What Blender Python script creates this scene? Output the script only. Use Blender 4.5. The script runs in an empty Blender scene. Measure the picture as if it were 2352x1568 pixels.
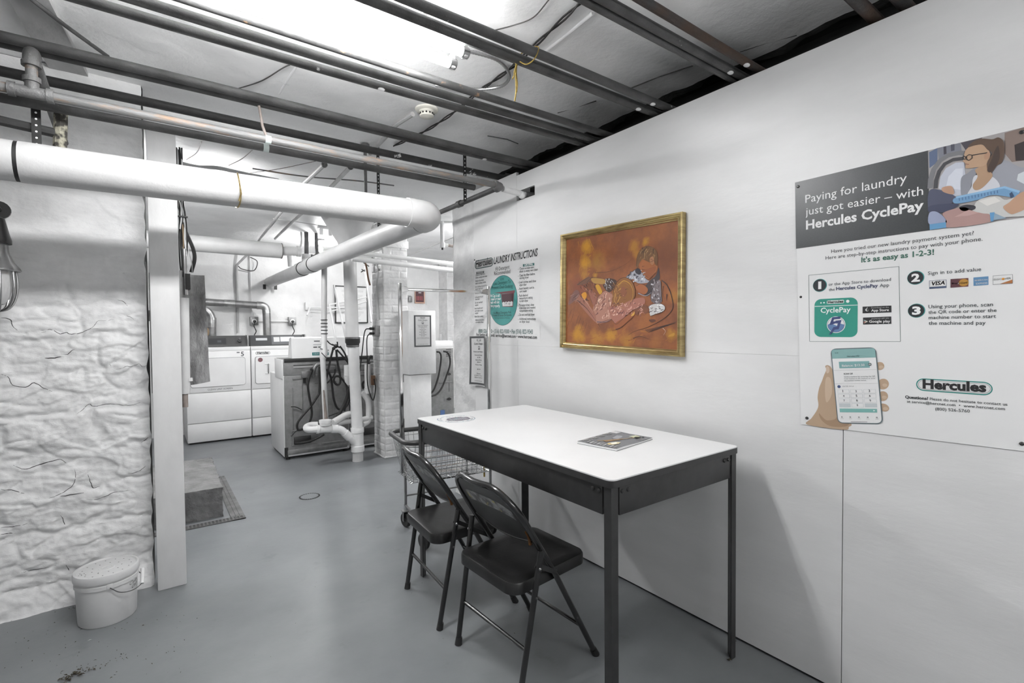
import bpy, bmesh, math, random
from mathutils import Vector, Matrix, noise as mn
R = math.radians
random.seed(7)
scene = bpy.context.scene
col = scene.collection

# ------------------------------------------------------------------ camera
CAM_H = 1.32
YAW, PITCH, ROLL, FPX = 0.631060285, -0.0248358, -0.00854268, 1136.4174
Fw = Vector((math.sin(YAW)*math.cos(PITCH), math.cos(YAW)*math.cos(PITCH), math.sin(PITCH)))
_r = Vector((math.cos(YAW), -math.sin(YAW), 0)); _u = _r.cross(Fw)
Rt = _r*math.cos(ROLL) + _u*math.sin(ROLL)
Up = _u*math.cos(ROLL) - _r*math.sin(ROLL)
CAM = Vector((0, 0, CAM_H))
cam = bpy.data.objects.new('camera', bpy.data.cameras.new('camera'))
col.objects.link(cam)
cam.matrix_world = Matrix(((Rt.x, Up.x, -Fw.x, 0), (Rt.y, Up.y, -Fw.y, 0), (Rt.z, Up.z, -Fw.z, CAM_H), (0, 0, 0, 1)))
cam.data.sensor_width = 36.0
cam.data.lens = 36.0*FPX/2352.0
cam.data.clip_start = 0.02
scene.camera = cam

# ------------------------------------------------------------------ light and exposure
world = bpy.data.worlds.new('world'); scene.world = world; world.use_nodes = True
world.node_tree.nodes['Background'].inputs[0].default_value = (1, 1, 1, 1)
world.node_tree.nodes['Background'].inputs[1].default_value = 0.02
vs = scene.view_settings
vs.view_transform = 'Standard'; vs.look = 'None'; vs.exposure = 0.0; vs.gamma = 1.0
vs.use_curve_mapping = False
REAR_POWER = 62.0      # emission of the tubes behind the viewer
TUBE_POWER = 96.0      # emission of the fluorescent tube over the table
SIDE_POWER = 150.0     # emission of the tubes round the corner at right
BACK_POWER = 125.0     # emission of the tubes in the machine room
BULB_POWER = 700.0     # emission of the bare bulbs

# ------------------------------------------------------------------ reading positions off the photograph onto known planes
def ray(u, v): return Fw + Rt*((u-1176)/FPX) - Up*((v-784)/FPX)
def on(u, v, ax, val):
    d = ray(u, v); return CAM + d*((val-CAM[ax])/d[ax])
W = 1.973                                     # face of the plywood wall
def at_x(u, v, x=W): return on(u, v, 0, x)
def at_y(u, v, y): return on(u, v, 1, y)
def at_z(u, v, z): return on(u, v, 2, z)
def on_floor(u, v): return on(u, v, 2, 0.0)

# ------------------------------------------------------------------ materials
MATS = {}
def lin(c):
    if isinstance(c, (int, float)): c = (c, c, c)
    return tuple(((x/255)/12.92 if x/255 <= .04045 else ((x/255+.055)/1.055)**2.4) for x in c)
def mat(name, c, rough=.5, metal=0.0, c2=None, scale=8, detail=6, thr=(.35, .65), bump=0.0, bscale=40, bdetail=6,
        stretch=(1, 1, 1), emit=0.0, rvar=0.0, coat=0.0, c3=None, s3=3.0, t3=(.55, .62), spec=.5, bdist=.01, trans=0.0):
    m = bpy.data.materials.new(name); m.use_nodes = True; MATS[name] = m
    nt = m.node_tree; N = nt.nodes; L = nt.links
    b = N['Principled BSDF']
    b.inputs['Base Color'].default_value = (*lin(c), 1)
    b.inputs['Roughness'].default_value = rough; b.inputs['Metallic'].default_value = metal
    b.inputs['Specular IOR Level'].default_value = spec
    if coat: b.inputs['Coat Weight'].default_value = coat; b.inputs['Coat Roughness'].default_value = .15
    if trans: b.inputs['Transmission Weight'].default_value = trans
    if emit:
        b.inputs['Emission Color'].default_value = (*lin(c), 1); b.inputs['Emission Strength'].default_value = emit
    g = N.new('ShaderNodeNewGeometry'); mp = N.new('ShaderNodeMapping'); mp.inputs['Scale'].default_value = stretch
    L.new(g.outputs['Position'], mp.inputs['Vector'])
    def nz(s, d, rg=.55):
        n = N.new('ShaderNodeTexNoise'); n.inputs['Scale'].default_value = s; n.inputs['Detail'].default_value = d
        n.inputs['Roughness'].default_value = rg
        L.new(mp.outputs[0], n.inputs['Vector']); return n
    def ramp(src, a, bb):
        r = N.new('ShaderNodeMapRange'); r.inputs[1].default_value = a; r.inputs[2].default_value = bb
        L.new(src, r.inputs[0]); return r.outputs[0]
    out = None
    if c2 is not None:
        n = nz(scale, detail); f = ramp(n.outputs['Fac'], *thr)
        mx = N.new('ShaderNodeMix'); mx.data_type = 'RGBA'
        mx.inputs[6].default_value = (*lin(c), 1); mx.inputs[7].default_value = (*lin(c2), 1)
        L.new(f, mx.inputs[0]); out = mx.outputs[2]
        if rvar:
            rr = N.new('ShaderNodeMapRange'); rr.inputs[3].default_value = rough-rvar; rr.inputs[4].default_value = rough+rvar
            L.new(n.outputs['Fac'], rr.inputs[0]); L.new(rr.outputs[0], b.inputs['Roughness'])
    if c3 is not None:
        n3 = nz(s3, 8, .65); f3 = ramp(n3.outputs['Fac'], *t3)
        m3 = N.new('ShaderNodeMix'); m3.data_type = 'RGBA'
        if out: L.new(out, m3.inputs[6])
        else: m3.inputs[6].default_value = (*lin(c), 1)
        m3.inputs[7].default_value = (*lin(c3), 1); L.new(f3, m3.inputs[0]); out = m3.outputs[2]
    if out: L.new(out, b.inputs['Base Color'])
    if bump:
        n = nz(bscale, bdetail, .6); bp = N.new('ShaderNodeBump'); bp.inputs['Strength'].default_value = bump
        bp.inputs['Distance'].default_value = bdist
        L.new(n.outputs['Fac'], bp.inputs['Height']); L.new(bp.outputs[0], b.inputs['Normal'])
    return m
def flat(c, rough=.6):
    k = 'ink_%s' % ('_'.join(str(int(x)) for x in (c if not isinstance(c, (int, float)) else (c, c, c))))
    if k not in MATS: mat(k, c, rough)
    return k

mat('plywood_paint', 222, .42, c2=214, scale=5, bump=.16, bscale=48, stretch=(1, .4, 1.4), bdist=.004)
mat('block_paint', 222, .5, c2=206, scale=9, bump=.5, bscale=14, bdist=.02)
mat('stone_paint', 230, .55, c2=216, scale=7, bump=.35, bscale=22, bdist=.012, stretch=(1, 1, 1.7), c3=150, s3=11, t3=(.69, .76))
mat('ceiling_plaster', 248, .6, c2=238, scale=3, bump=.3, bscale=14, bdist=.02, c3=140, s3=2.2, t3=(.66, .78))
mat('back_wall_paint', 226, .55, c2=214, scale=4, bump=.35, bscale=16, bdist=.012, c3=170, s3=14, t3=(.7, .76))
mat('dark_void', 34, .9, c2=22, scale=6, bump=.4, bscale=20)
mat('raw_concrete', 92, .9, c2=62, scale=9, bump=.8, bscale=25, bdist=.02)
mat('floor_paint', (124, 127, 129), .36, c2=(108, 111, 114), scale=2.2, thr=(.3, .7), bump=.12, bscale=30, rvar=.06,
    c3=(86, 88, 88), s3=4.5, t3=(.6, .85), bdist=.005)
mat('white_paint', 228, .45, c2=220, scale=12, bump=.12, bscale=60)
mat('wood_paint', 222, .5, c2=214, scale=6, stretch=(2, 2, .8), bump=.12, bscale=30, bdist=.005)
mat('beam_paint', 186, .6, c2=166, scale=6, stretch=(2, 1, 1), bump=.2, bscale=40)
mat('pipe_dark', 88, .6, c2=66, scale=9, bump=.5, bscale=90, metal=.25, c3=214, s3=24, t3=(.7, .73), bdist=.004)
mat('pipe_patchy', 64, .6, c2=48, scale=9, bump=.5, bscale=70, metal=.2, c3=215, s3=9, t3=(.64, .67), bdist=.004)
mat('pipe_pale', 78, .55, c2=60, scale=10, bump=.4, bscale=70, metal=.2, c3=(176, 140, 108), s3=18, t3=(.63, .72), bdist=.004)
mat('flaking_pipe', (150, 147, 132), .8, c2=(52, 50, 46), scale=28, thr=(.45, .55), bump=.5, bscale=40)
mat('pipe_rusty', 104, .55, c2=134, scale=6, stretch=(.5, 3, 3), bump=.5, bscale=80, metal=.3, c3=(150, 122, 98), s3=14, t3=(.52, .68), bdist=.004)
mat('pipe_brown', 58, .7, c2=(74, 58, 48), scale=8, bump=.6, bscale=70, metal=.2, bdist=.004)
mat('fitting_iron', 118, .55, c2=92, scale=12, metal=.3, bump=.4, bscale=80)
mat('drain_paint', 198, .45, c2=188, scale=5, bump=.18, bscale=55, bdist=.006)
mat('pvc_white', 226, .38, c2=214, scale=7)
mat('pvc_shadowy', 205, .45, c2=188, scale=6)
mat('rubber_black', 26, .5, c2=36, scale=20)
mat('steel', 170, .3, 1.0, c2=140, scale=12)
mat('chrome', 214, .1, 1.0)
mat('galvanised', 150, .42, .75, c2=128, scale=16, bump=.12, bscale=40)
mat('duct_foil', 186, .3, .9, c2=150, scale=14, bump=.3, bscale=30)
mat('strap_metal', 60, .5, .6, c2=40, scale=30)
mat('black_metal', 54, .34, .15, c2=46, scale=24, bump=.12, bscale=200, bdist=.001)
mat('black_enamel', 24, .22, .1, c2=36, scale=10, coat=.4, rvar=.06)
mat('seat_enamel', 20, .38, .1, c2=40, scale=7, thr=(.5, .8), coat=.15, bump=.05, bscale=60)
mat('panel_enamel', 58, .4, .1, c2=66, scale=12)
mat('worn_tape', 168, .6, c2=104, scale=26, thr=(.4, .6), c3=(196, 186, 120), s3=30, t3=(.6, .64))
mat('rust_streak', (140, 92, 40), .8, c2=(96, 62, 30), scale=40)
mat('laminate_white', 226, .3, c2=221, scale=3)
mat('appliance_white', 230, .3, c2=224, scale=5)
mat('appliance_grey', 140, .45, .15, c2=124, scale=20, c3=(150, 132, 112), s3=6, t3=(.7, .78))
mat('appliance_dark', 58, .4, c2=50, scale=8)
mat('black_plastic', 28, .45, c2=36, scale=14)
mat('gilt', (196, 178, 128), .3, .75, c2=(150, 130, 90), scale=9, stretch=(1, 1, 6))
mat('bucket_plastic', 214, .42, c2=200, scale=5, c3=180, s3=9, t3=(.66, .75))
mat('stone_block', 128, .85, c2=100, scale=8, bump=.9, bscale=22, bdist=.02)
mat('grate_metal', 120, .5, .5, c2=90, scale=10)
mat('fluor_tube', 255, .4, emit=TUBE_POWER)
mat('fluor_rear', 255, .4, emit=REAR_POWER)
mat('fluor_side', 255, .4, emit=SIDE_POWER)
mat('fluor_back', 255, .4, emit=BACK_POWER)
mat('bulb_glow', 255, .4, emit=BULB_POWER)
mat('smoke_plastic', (226, 224, 214), .45)
mat('flex_steel', 170, .35, .8)
mat('twine', (176, 150, 70), .8, c2=(120, 98, 50), scale=60)
mat('copper_paint', (156, 146, 140), .5, c2=(138, 126, 120), scale=30)
mat('teal_tape', (196, 206, 204), .5)
mat('foil_grey', 140, .4, 0, c2=180, scale=7, stretch=(2, 2, 1), thr=(.4, .7), bump=.7, bscale=9, bdist=.03)
mat('tan_card', (150, 130, 105), .8)
mat('orange_block', (128, 98, 78), .8)
mat('glass_jar', 190, .12, coat=.5, c2=180, scale=4)
mat('leaf_litter', (70, 62, 46), .9, c2=(40, 38, 30), scale=60)
mat('canvas', (128, 74, 40), .6, c2=(104, 58, 36), scale=9, thr=(.3, .7), c3=(166, 112, 34), s3=7.5, t3=(.56, .68), bump=.25, bscale=120, bdist=.003)
mat('dark_plaque', (52, 55, 57), .35, c2=(58, 61, 63), scale=200)
# ------------------------------------------------------------------ mesh builder
class MB:
    def __init__(s, default='white_paint'):
        s.v = []; s.f = []; s.m = []; s.names = []; s.d = default
    def mi(s, m):
        m = m or s.d
        if m not in s.names: s.names.append(m)
        return s.names.index(m)
    def add(s, vs, fs, m=None):
        o = len(s.v); k = s.mi(m)
        s.v += [Vector(p) for p in vs]
        for f in fs: s.f.append([i+o for i in f]); s.m.append(k)
        return s
    def bm(s, b, m=None):
        b.verts.index_update()
        s.add([v.co.copy() for v in b.verts], [[v.index for v in f.verts] for f in b.faces], m); b.free(); return s
    def box(s, a, b, m=None, bev=0.0, seg=2, rot=None, piv=None):
        bb = bmesh.new(); bmesh.ops.create_cube(bb, size=1)
        a = Vector(a); b = Vector(b); c = (a+b)/2; d = b-a
        for v in bb.verts: v.co = Vector((v.co.x*d.x, v.co.y*d.y, v.co.z*d.z))
        if bev: bmesh.ops.bevel(bb, geom=list(bb.edges), offset=bev, segments=seg, profile=.5, affect='EDGES')
        for v in bb.verts:
            p = v.co.copy()
            if rot is not None: p = rot @ p
            v.co = p+c
        return s.bm(bb, m)
    def tube(s, pts, r, m=None, seg=12, caps=True, closed=False):
        pts = [Vector(p) for p in pts]; n = len(pts)
        rs = r if isinstance(r, (list, tuple)) else [r]*n
        tg = []
        for i in range(n):
            if closed: t = pts[(i+1) % n]-pts[i-1]
            else: t = pts[min(i+1, n-1)]-pts[max(i-1, 0)]
            tg.append(t.normalized() if t.length > 1e-9 else Vector((0, 0, 1)))
        ref = Vector((0, 0, 1)) if abs(tg[0].z) < .9 else Vector((1, 0, 0))
        nrm = tg[0].cross(ref).normalized(); vs = []; fs = []
        for i in range(n):
            if i: 
                nrm = nrm - tg[i]*nrm.dot(tg[i])
                nrm = nrm.normalized() if nrm.length > 1e-6 else tg[i].orthogonal().normalized()
            bi = tg[i].cross(nrm)
            for k in range(seg):
                a = 2*math.pi*k/seg
                vs.append(pts[i]+(nrm*math.cos(a)+bi*math.sin(a))*rs[i])
        for i in range(n if closed else n-1):
            j = (i+1) % n
            for k in range(seg):
                k2 = (k+1) % seg
                fs.append([i*seg+k, i*seg+k2, j*seg+k2, j*seg+k])
        if caps and not closed:
            fs.append(list(range(seg))[::-1]); fs.append([(n-1)*seg+k for k in range(seg)])
        return s.add(vs, fs, m)
    def lathe(s, prof, c, m=None, seg=32, axis=(0, 0, 1), caps=True):
        ax = Vector(axis).normalized(); u = ax.orthogonal().normalized(); w = ax.cross(u); c = Vector(c); vs = []; fs = []
        for (r, h) in prof:
            for k in range(seg):
                a = 2*math.pi*k/seg; vs.append(c+ax*h+(u*math.cos(a)+w*math.sin(a))*max(r, 1e-5))
        for i in range(len(prof)-1):
            for k in range(seg):
                k2 = (k+1) % seg; fs.append([i*seg+k, i*seg+k2, (i+1)*seg+k2, (i+1)*seg+k])
        if caps: fs.append(list(range(seg))[::-1]); fs.append([(len(prof)-1)*seg+k for k in range(seg)])
        return s.add(vs, fs, m)
    def quadgrid(s, fn, nu, nv, m=None):
        vs = [fn(i/nu, j/nv) for j in range(nv+1) for i in range(nu+1)]
        fs = [[j*(nu+1)+i, j*(nu+1)+i+1, (j+1)*(nu+1)+i+1, (j+1)*(nu+1)+i] for j in range(nv) for i in range(nu)]
        return s.add(vs, fs, m)
    def prism(s, outline, d, m=None):
        """outline: list of 3-D points of one flat face, d: extrusion vector"""
        o = [Vector(p) for p in outline]; d = Vector(d); n = len(o)
        vs = o+[p+d for p in o]
        fs = [list(range(n))[::-1], list(range(n, 2*n))]+[[i, (i+1) % n, n+(i+1) % n, n+i] for i in range(n)]
        return s.add(vs, fs, m)
    def sphere(s, c, r, m=None, seg=14, sc=(1, 1, 1)):
        b = bmesh.new(); bmesh.ops.create_uvsphere(b, u_segments=seg, v_segments=max(6, seg//2), radius=r)
        for v in b.verts: v.co = Vector((v.co.x*sc[0], v.co.y*sc[1], v.co.z*sc[2]))+Vector(c)
        return s.bm(b, m)
    def build(s, name, parent=None, local=False, origin=None, smooth=35, recalc=True):
        me = bpy.data.meshes.new(name)
        if parent is not None:
            o = Vector((0, 0, 0)); q = parent
            if not local:
                while q is not None: o += q.location; q = q.parent
        else:
            if origin is None:
                xs = [p.x for p in s.v]; ys = [p.y for p in s.v]; zs = [p.z for p in s.v]
                origin = ((min(xs)+max(xs))/2, (min(ys)+max(ys))/2, min(zs))
            o = Vector(origin)
        me.from_pydata([tuple(p-o) for p in s.v], [], s.f)
        for n in s.names or [s.d]: me.materials.append(MATS[n])
        me.polygons.foreach_set('material_index', s.m)
        if recalc:
            b = bmesh.new(); b.from_mesh(me); bmesh.ops.recalc_face_normals(b, faces=b.faces); b.to_mesh(me); b.free()
        me.polygons.foreach_set('use_smooth', [True]*len(me.polygons))
        me.set_sharp_from_angle(angle=R(smooth))
        me.update()
        ob = bpy.data.objects.new(name, me); col.objects.link(ob)
        if parent is not None: ob.parent = parent
        else: ob.location = o
        return ob

def tag(o, label, cat, group=None):
    o['label'] = label; o['category'] = cat
    if group: o['group'] = group
    return o
def thing(name, label, cat, loc, rotz=0.0, group=None):
    o = bpy.data.objects.new(name, None); col.objects.link(o); o.empty_display_size = .05
    o.location = loc; o.rotation_euler = (0, 0, rotz)
    return tag(o, label, cat, group)
def struct(o): o['kind'] = 'structure'; return o
def dup(root, loc, rotz, label):
    r = root.copy(); col.objects.link(r); r.location = loc; r.rotation_euler = (0, 0, rotz); r['label'] = label
    for ch in list(root.children):
        c = ch.copy(); col.objects.link(c); c.parent = r
        for g in list(ch.children):
            d = g.copy(); col.objects.link(d); d.parent = c
    return r
def smoothpath(pts, n=6):
    """Catmull-Rom through the points"""
    P = [Vector(p) for p in pts]; out = []
    for i in range(len(P)-1):
        a = P[i-1] if i else P[0]*2-P[1]; b = P[i]; c = P[i+1]; d = P[i+2] if i+2 < len(P) else P[-1]*2-P[-2]
        for k in range(n):
            t = k/n
            out.append(.5*((2*b)+(c-a)*t+(2*a-5*b+4*c-d)*t*t+(3*b-a-3*c+d)*t**3))
    out.append(P[-1]); return out
def arc_corner(p0, pc, p1, r, n=6):
    """points rounding the corner pc between p0 and p1"""
    p0, pc, p1 = Vector(p0), Vector(pc), Vector(p1)
    a = pc+(p0-pc).normalized()*r; b = pc+(p1-pc).normalized()*r
    return [(a*(1-t)**2+pc*2*t*(1-t)+b*t*t) for t in [k/n for k in range(n+1)]]

# ------------------------------------------------------------------ flat printing (lettering and shapes) on a plane
class Print:
    """Collects ink shapes lying on a plane; fn(u, v) gives the point of the plane, nrm its outward normal."""
    def __init__(s, mb, fn, nrm, step=.00035):
        s.mb = mb; s.fn = fn; s.n = Vector(nrm); s.step = step; s.k = 0; s.tiny = 0
    def pt(s, u, v, layer): return s.fn(u, v)+s.n*(s.step*layer+s.k*s.tiny)
    def poly(s, pts, c, layer=1):
        s.k += 1; s.mb.add([s.pt(u, v, layer) for u, v in pts], [list(range(len(pts)))], c if isinstance(c, str) else flat(c)); return s
    def rect(s, u0, v0, u1, v1, c, layer=1): return s.poly([(u0, v0), (u1, v0), (u1, v1), (u0, v1)], c, layer)
    def ell(s, u, v, a, b, c, layer=1, n=40, rot=0.0):
        ca, sa = math.cos(rot), math.sin(rot); P = []
        for k in range(n):
            x, y = a*math.cos(2*math.pi*k/n), b*math.sin(2*math.pi*k/n); P.append((u+x*ca-y*sa, v+x*sa+y*ca))
        return s.poly(P, c, layer)
    def rrect(s, u0, v0, u1, v1, r, c, layer=1, ry=None):
        ry = ry or r; P = []
        for (cx_, cy_, a0) in ((u1-r, v1-ry, 0), (u0+r, v1-ry, 90), (u0+r, v0+ry, 180), (u1-r, v0+ry, 270)):
            for k in range(7):
                a = R(a0+15*k); P.append((cx_+r*math.cos(a), cy_+ry*math.sin(a)))
        return s.poly(P, c, layer)
    def line(s, pts, w, c, layer=1, taper=False):
        n = len(pts); L_, R_ = [], []; s.k += 1
        for i in range(n):
            a = pts[max(0, i-1)]; b = pts[min(n-1, i+1)]; dx, dy = b[0]-a[0], b[1]-a[1]; l = math.hypot(dx, dy) or 1
            ww = w*(1-.8*i/(n-1)) if taper else w
            L_.append((pts[i][0]-dy/l*ww/2, pts[i][1]+dx/l*ww/2)); R_.append((pts[i][0]+dy/l*ww/2, pts[i][1]-dx/l*ww/2))
        vs = [s.pt(*p, layer) for p in L_+R_]
        s.mb.add(vs, [[i, i+1, n+i+1, n+i] for i in range(n-1)], c if isinstance(c, str) else flat(c)); return s
    def text(s, body, a, b, c, layer=2, bold=0.0, shear=0.0, h=None):
        """lettering from baseline point a to baseline point b (plane coordinates); h = capital height, else natural"""
        cu = bpy.data.curves.new('lettering', 'FONT'); cu.body = body; cu.size = 1; cu.offset = bold; cu.shear = shear
        cu.resolution_u = 2
        ob = bpy.data.objects.new('lettering', cu); me = bpy.data.meshes.new_from_object(ob)
        xs = [v.co.x for v in me.vertices]
        if xs:
            x0, x1 = min(xs), max(xs); dx, dy = b[0]-a[0], b[1]-a[1]; l = math.hypot(dx, dy); k = l/(x1-x0)
            ky = (h/.69) if h else k*getattr(s, 'asp', 1.0)
            ex = (dx/l, dy/l); sg = getattr(s, 'vdir', 1)
            ey = (-ex[1]*sg, ex[0]*sg) if not getattr(s, 'upright', False) else (0, sg)
            s.mb.add([s.pt(a[0]+ex[0]*(v.co.x-x0)*k+ey[0]*v.co.y*ky, a[1]+ex[1]*(v.co.x-x0)*k+ey[1]*v.co.y*ky, layer) for v in me.vertices],
                     [list(p.vertices) for p in me.polygons], c if isinstance(c, str) else flat(c))
        bpy.data.objects.remove(ob); bpy.data.meshes.remove(me); bpy.data.curves.remove(cu); return s
# ================================================================== THE SETTING
CEIL = 2.6; CEILB = 2.45; YB = 7.6; YF = -2.6; XL = -2.3; XR = 4.9
fl = MB('floor_paint'); fl.box((XL-.2, YF-.2, -.12), (XR+.2, YB+.2, 0)); struct(fl.build('floor'))

# ceiling: lumpy painted plaster that stops in a broken edge short of the plywood wall
cb = MB('ceiling_plaster')
def ceil_edge(y): return 2.33+.055*mn.noise(Vector((0, y*3.1, 4)))+.022*mn.noise(Vector((7, y*11, 0)))+.012*mn.noise(Vector((3, y*33, 0)))
def cf(a, b):
    y = YF+(3.45-YF)*b; xe = ceil_edge(y); x = XL+(xe-XL)*a
    z = CEIL+.012*mn.noise(Vector((x*1.3, y*1.3, 2)))+.006*mn.noise(Vector((x*5, y*5, 9)))
    return Vector((x, y, z))
cb.quadgrid(cf, 110, 170)
n0 = [cf(1, k/170) for k in range(171)]                              # thickness of the plaster along its broken edge
cb.add([p for q in n0 for p in (q, q+Vector((.07+.06*mn.noise(q*7)+.025*mn.noise(q*25), 0, .012)))], [[2*k, 2*k+1, 2*k+3, 2*k+2] for k in range(170)], 'raw_concrete')
cbk = MB('ceiling_plaster'); cbk.quadgrid(lambda a, b: Vector((XL+(XR-XL)*a, 3.45+(YB-3.45)*b, CEILB+.01*mn.noise(Vector((a*9, b*6, 1))))), 60, 40)
cbk.box((XL, 3.44, CEILB-.004), (XR, 3.465, CEIL+.06)); struct(cbk.build('ceiling', smooth=60, recalc=False))
cb.box((2.15, YF, CEIL+.045), (2.7, 3.44, CEIL+.1), 'dark_void')
for P, r_, mt in (([(1281, 259), (1369, 232)], .003, 'raw_concrete'), ([(1443, 205), (1515, 176), (1591, 151)], .003, 'raw_concrete'), ([(1251, 118), (1305, 76), (1362, 30)], .009, 'ceiling_plaster'), ([(640, 214), (668, 170), (690, 136)], .008, 'ceiling_plaster'), ([(1120, 312), (1165, 320), (1190, 330)], .003, 'raw_concrete'), ([(1700, 118), (1760, 98), (1830, 80)], .004, 'raw_concrete')): cb.tube([at_z(u, v, CEIL-.001) for u, v in P], r_, mt, seg=8)
cb.box((XL-.1, YF-.1, CEIL+.1), (XR+.1, YB+.1, CEIL+.2), 'dark_void')
struct(cb.build('ceiling', smooth=60, recalc=False))

# plywood sheets on the right; gaps between sheets show the dark wall behind
wr = MB('plywood_paint'); X1 = W+.018
hole = (2.444, 2.633, 2.164, 2.226)
wr.box((W, YF, 1.2108), (X1, hole[0], 2.331)); wr.box((W, hole[0], 1.2108), (X1, hole[1], hole[2]))
wr.box((W, hole[0], hole[3]), (X1, hole[1], 2.331))
wr.box((W, hole[1]+.0015, 1.2108), (X1, 3.172, 2.2)); wr.box((W, hole[1]+.0015, 2.2), (X1, 3.172, 2.355))
wr.box((W, YF, .012), (X1, .7155, 1.2102)); wr.box((W, .7185, .012), (X1, 2.6335, 1.2102)); wr.box((W, 2.6355, .012), (X1, 3.172, 1.2102))
wr.box((X1+.52, YF, 0), (X1+.6, 3.17, CEIL+.1), 'dark_void')
def wend(a, b):                                                    # painted masonry stub at the end of the wall
    y = 3.174+.326*a; z = 2.285*b; d = .012*mn.noise(Vector((y*9, z*9, 3)))+.006*mn.noise(Vector((y*30, z*30, 3)))
    if a > .99: y += .012*mn.noise(Vector((0, z*14, 5)))
    return Vector((W+.006+d*.6, y, z))
wr.quadgrid(wend, 24, 140, 'block_paint')
wr.quadgrid(lambda a, b: Vector((W+.006+.5*a, 3.5+.012*mn.noise(Vector((a*6, b*32, 5))), 2.285*b)), 10, 90, 'block_paint')
wr.box((W+.02, 3.174, 2.27), (2.5, 3.49, 2.285), 'block_paint')
struct(wr.build('wall_right', recalc=False))

# rough stone wall on the left, each stone raised, mortar sunk, all painted over
cells = []
rs = random.Random(3)
zz = 0.0
while zz < 2.5:
    hgt = rs.uniform(.12, .24); xx = -1.1-rs.random()*.3
    while xx < .15:
        wd = rs.uniform(.18, .46); cells.append((xx+wd/2, zz+hgt/2, wd/2, hgt/2, rs.uniform(-.006, .008))); xx += wd
    zz += hgt
def stone_depth(x, z):
    xw = x+.075*mn.noise(Vector((x*4, z*4, 1)))+.03*mn.noise(Vector((x*13, z*13, 1))); zw = z+.06*mn.noise(Vector((x*3, z*3, 8)))+.03*mn.noise(Vector((x*14, z*14, 6)))
    best = -9; off = 0
    for (cx_, cz_, a, b, o) in cells:
        if abs(zw-cz_) > b+.02: continue
        e = min(a-abs(xw-cx_), b-abs(zw-cz_))
        if e > best: best = e; off = o
    k = max(0, min(1, (best+.006)/.04)); k = k*k*(3-2*k)
    smoothz = max(0, min(1, (1.62-z)/.35))                          # smoother render higher up
    d = (k*.012*(.5+.9*abs(mn.noise(Vector((x*3, z*3, 40)))))+off*k)*(.2+.8*smoothz)
    ridge = 1-abs(mn.noise(Vector((x*5, z*9, 21))))*5
    tr = mn.noise(Vector((x*4.5+z*1.2, z*8, 51))); tr = max(0, min(1, (tr-.06)/.07)); d += .007*tr*tr*(3-2*tr)*(.3+.7*smoothz)
    tr = mn.noise(Vector((x*9-z*2, z*15, 57))); tr = max(0, min(1, (tr-.12)/.08)); d += .004*tr*smoothz
    d -= max(0, ridge)**2*.009*smoothz*(1 if mn.noise(Vector((x*2.3, z*2.3, 30))) > 0 else .15)
    return d+.011*mn.noise(Vector((x*5, z*6, 11)))+(.006*mn.noise(Vector((x*15, z*22, 12)))+.0035*mn.noise(Vector((x*42, z*54, 13))))*(.25+.75*smoothz)
ws = MB('stone_paint')
def sw(a, b):
    x = -1.0+(1.0-.012)*a; z = CEIL*b
    if a > .985: x += .016*mn.noise(Vector((2, z*11, 0)))
    return Vector((x, 3.225-stone_depth(x, z)-(.05*max(0, .12-z)/.12), z))
ws.quadgrid(sw, 200, 420)
ws.add([(-.006, 3.26, 0), (-.006, 3.6, 0), (-.006, 3.6, CEIL), (-.006, 3.26, CEIL)], [[0, 1, 2, 3]], 'raw_concrete')
ws.add([sw(1, k/60) for k in range(61)]+[Vector((-.006, 3.27, CEIL*k/60)) for k in range(61)], [[k, k+1, 62+k, 61+k] for k in range(60)], 'dark_void')
ws.box((XL, 3.2, 0), (-1.0, 3.6, CEIL)); ws.box((-1.02, 3.42, 0), (-.006, 3.6, CEIL), 'raw_concrete')
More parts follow.
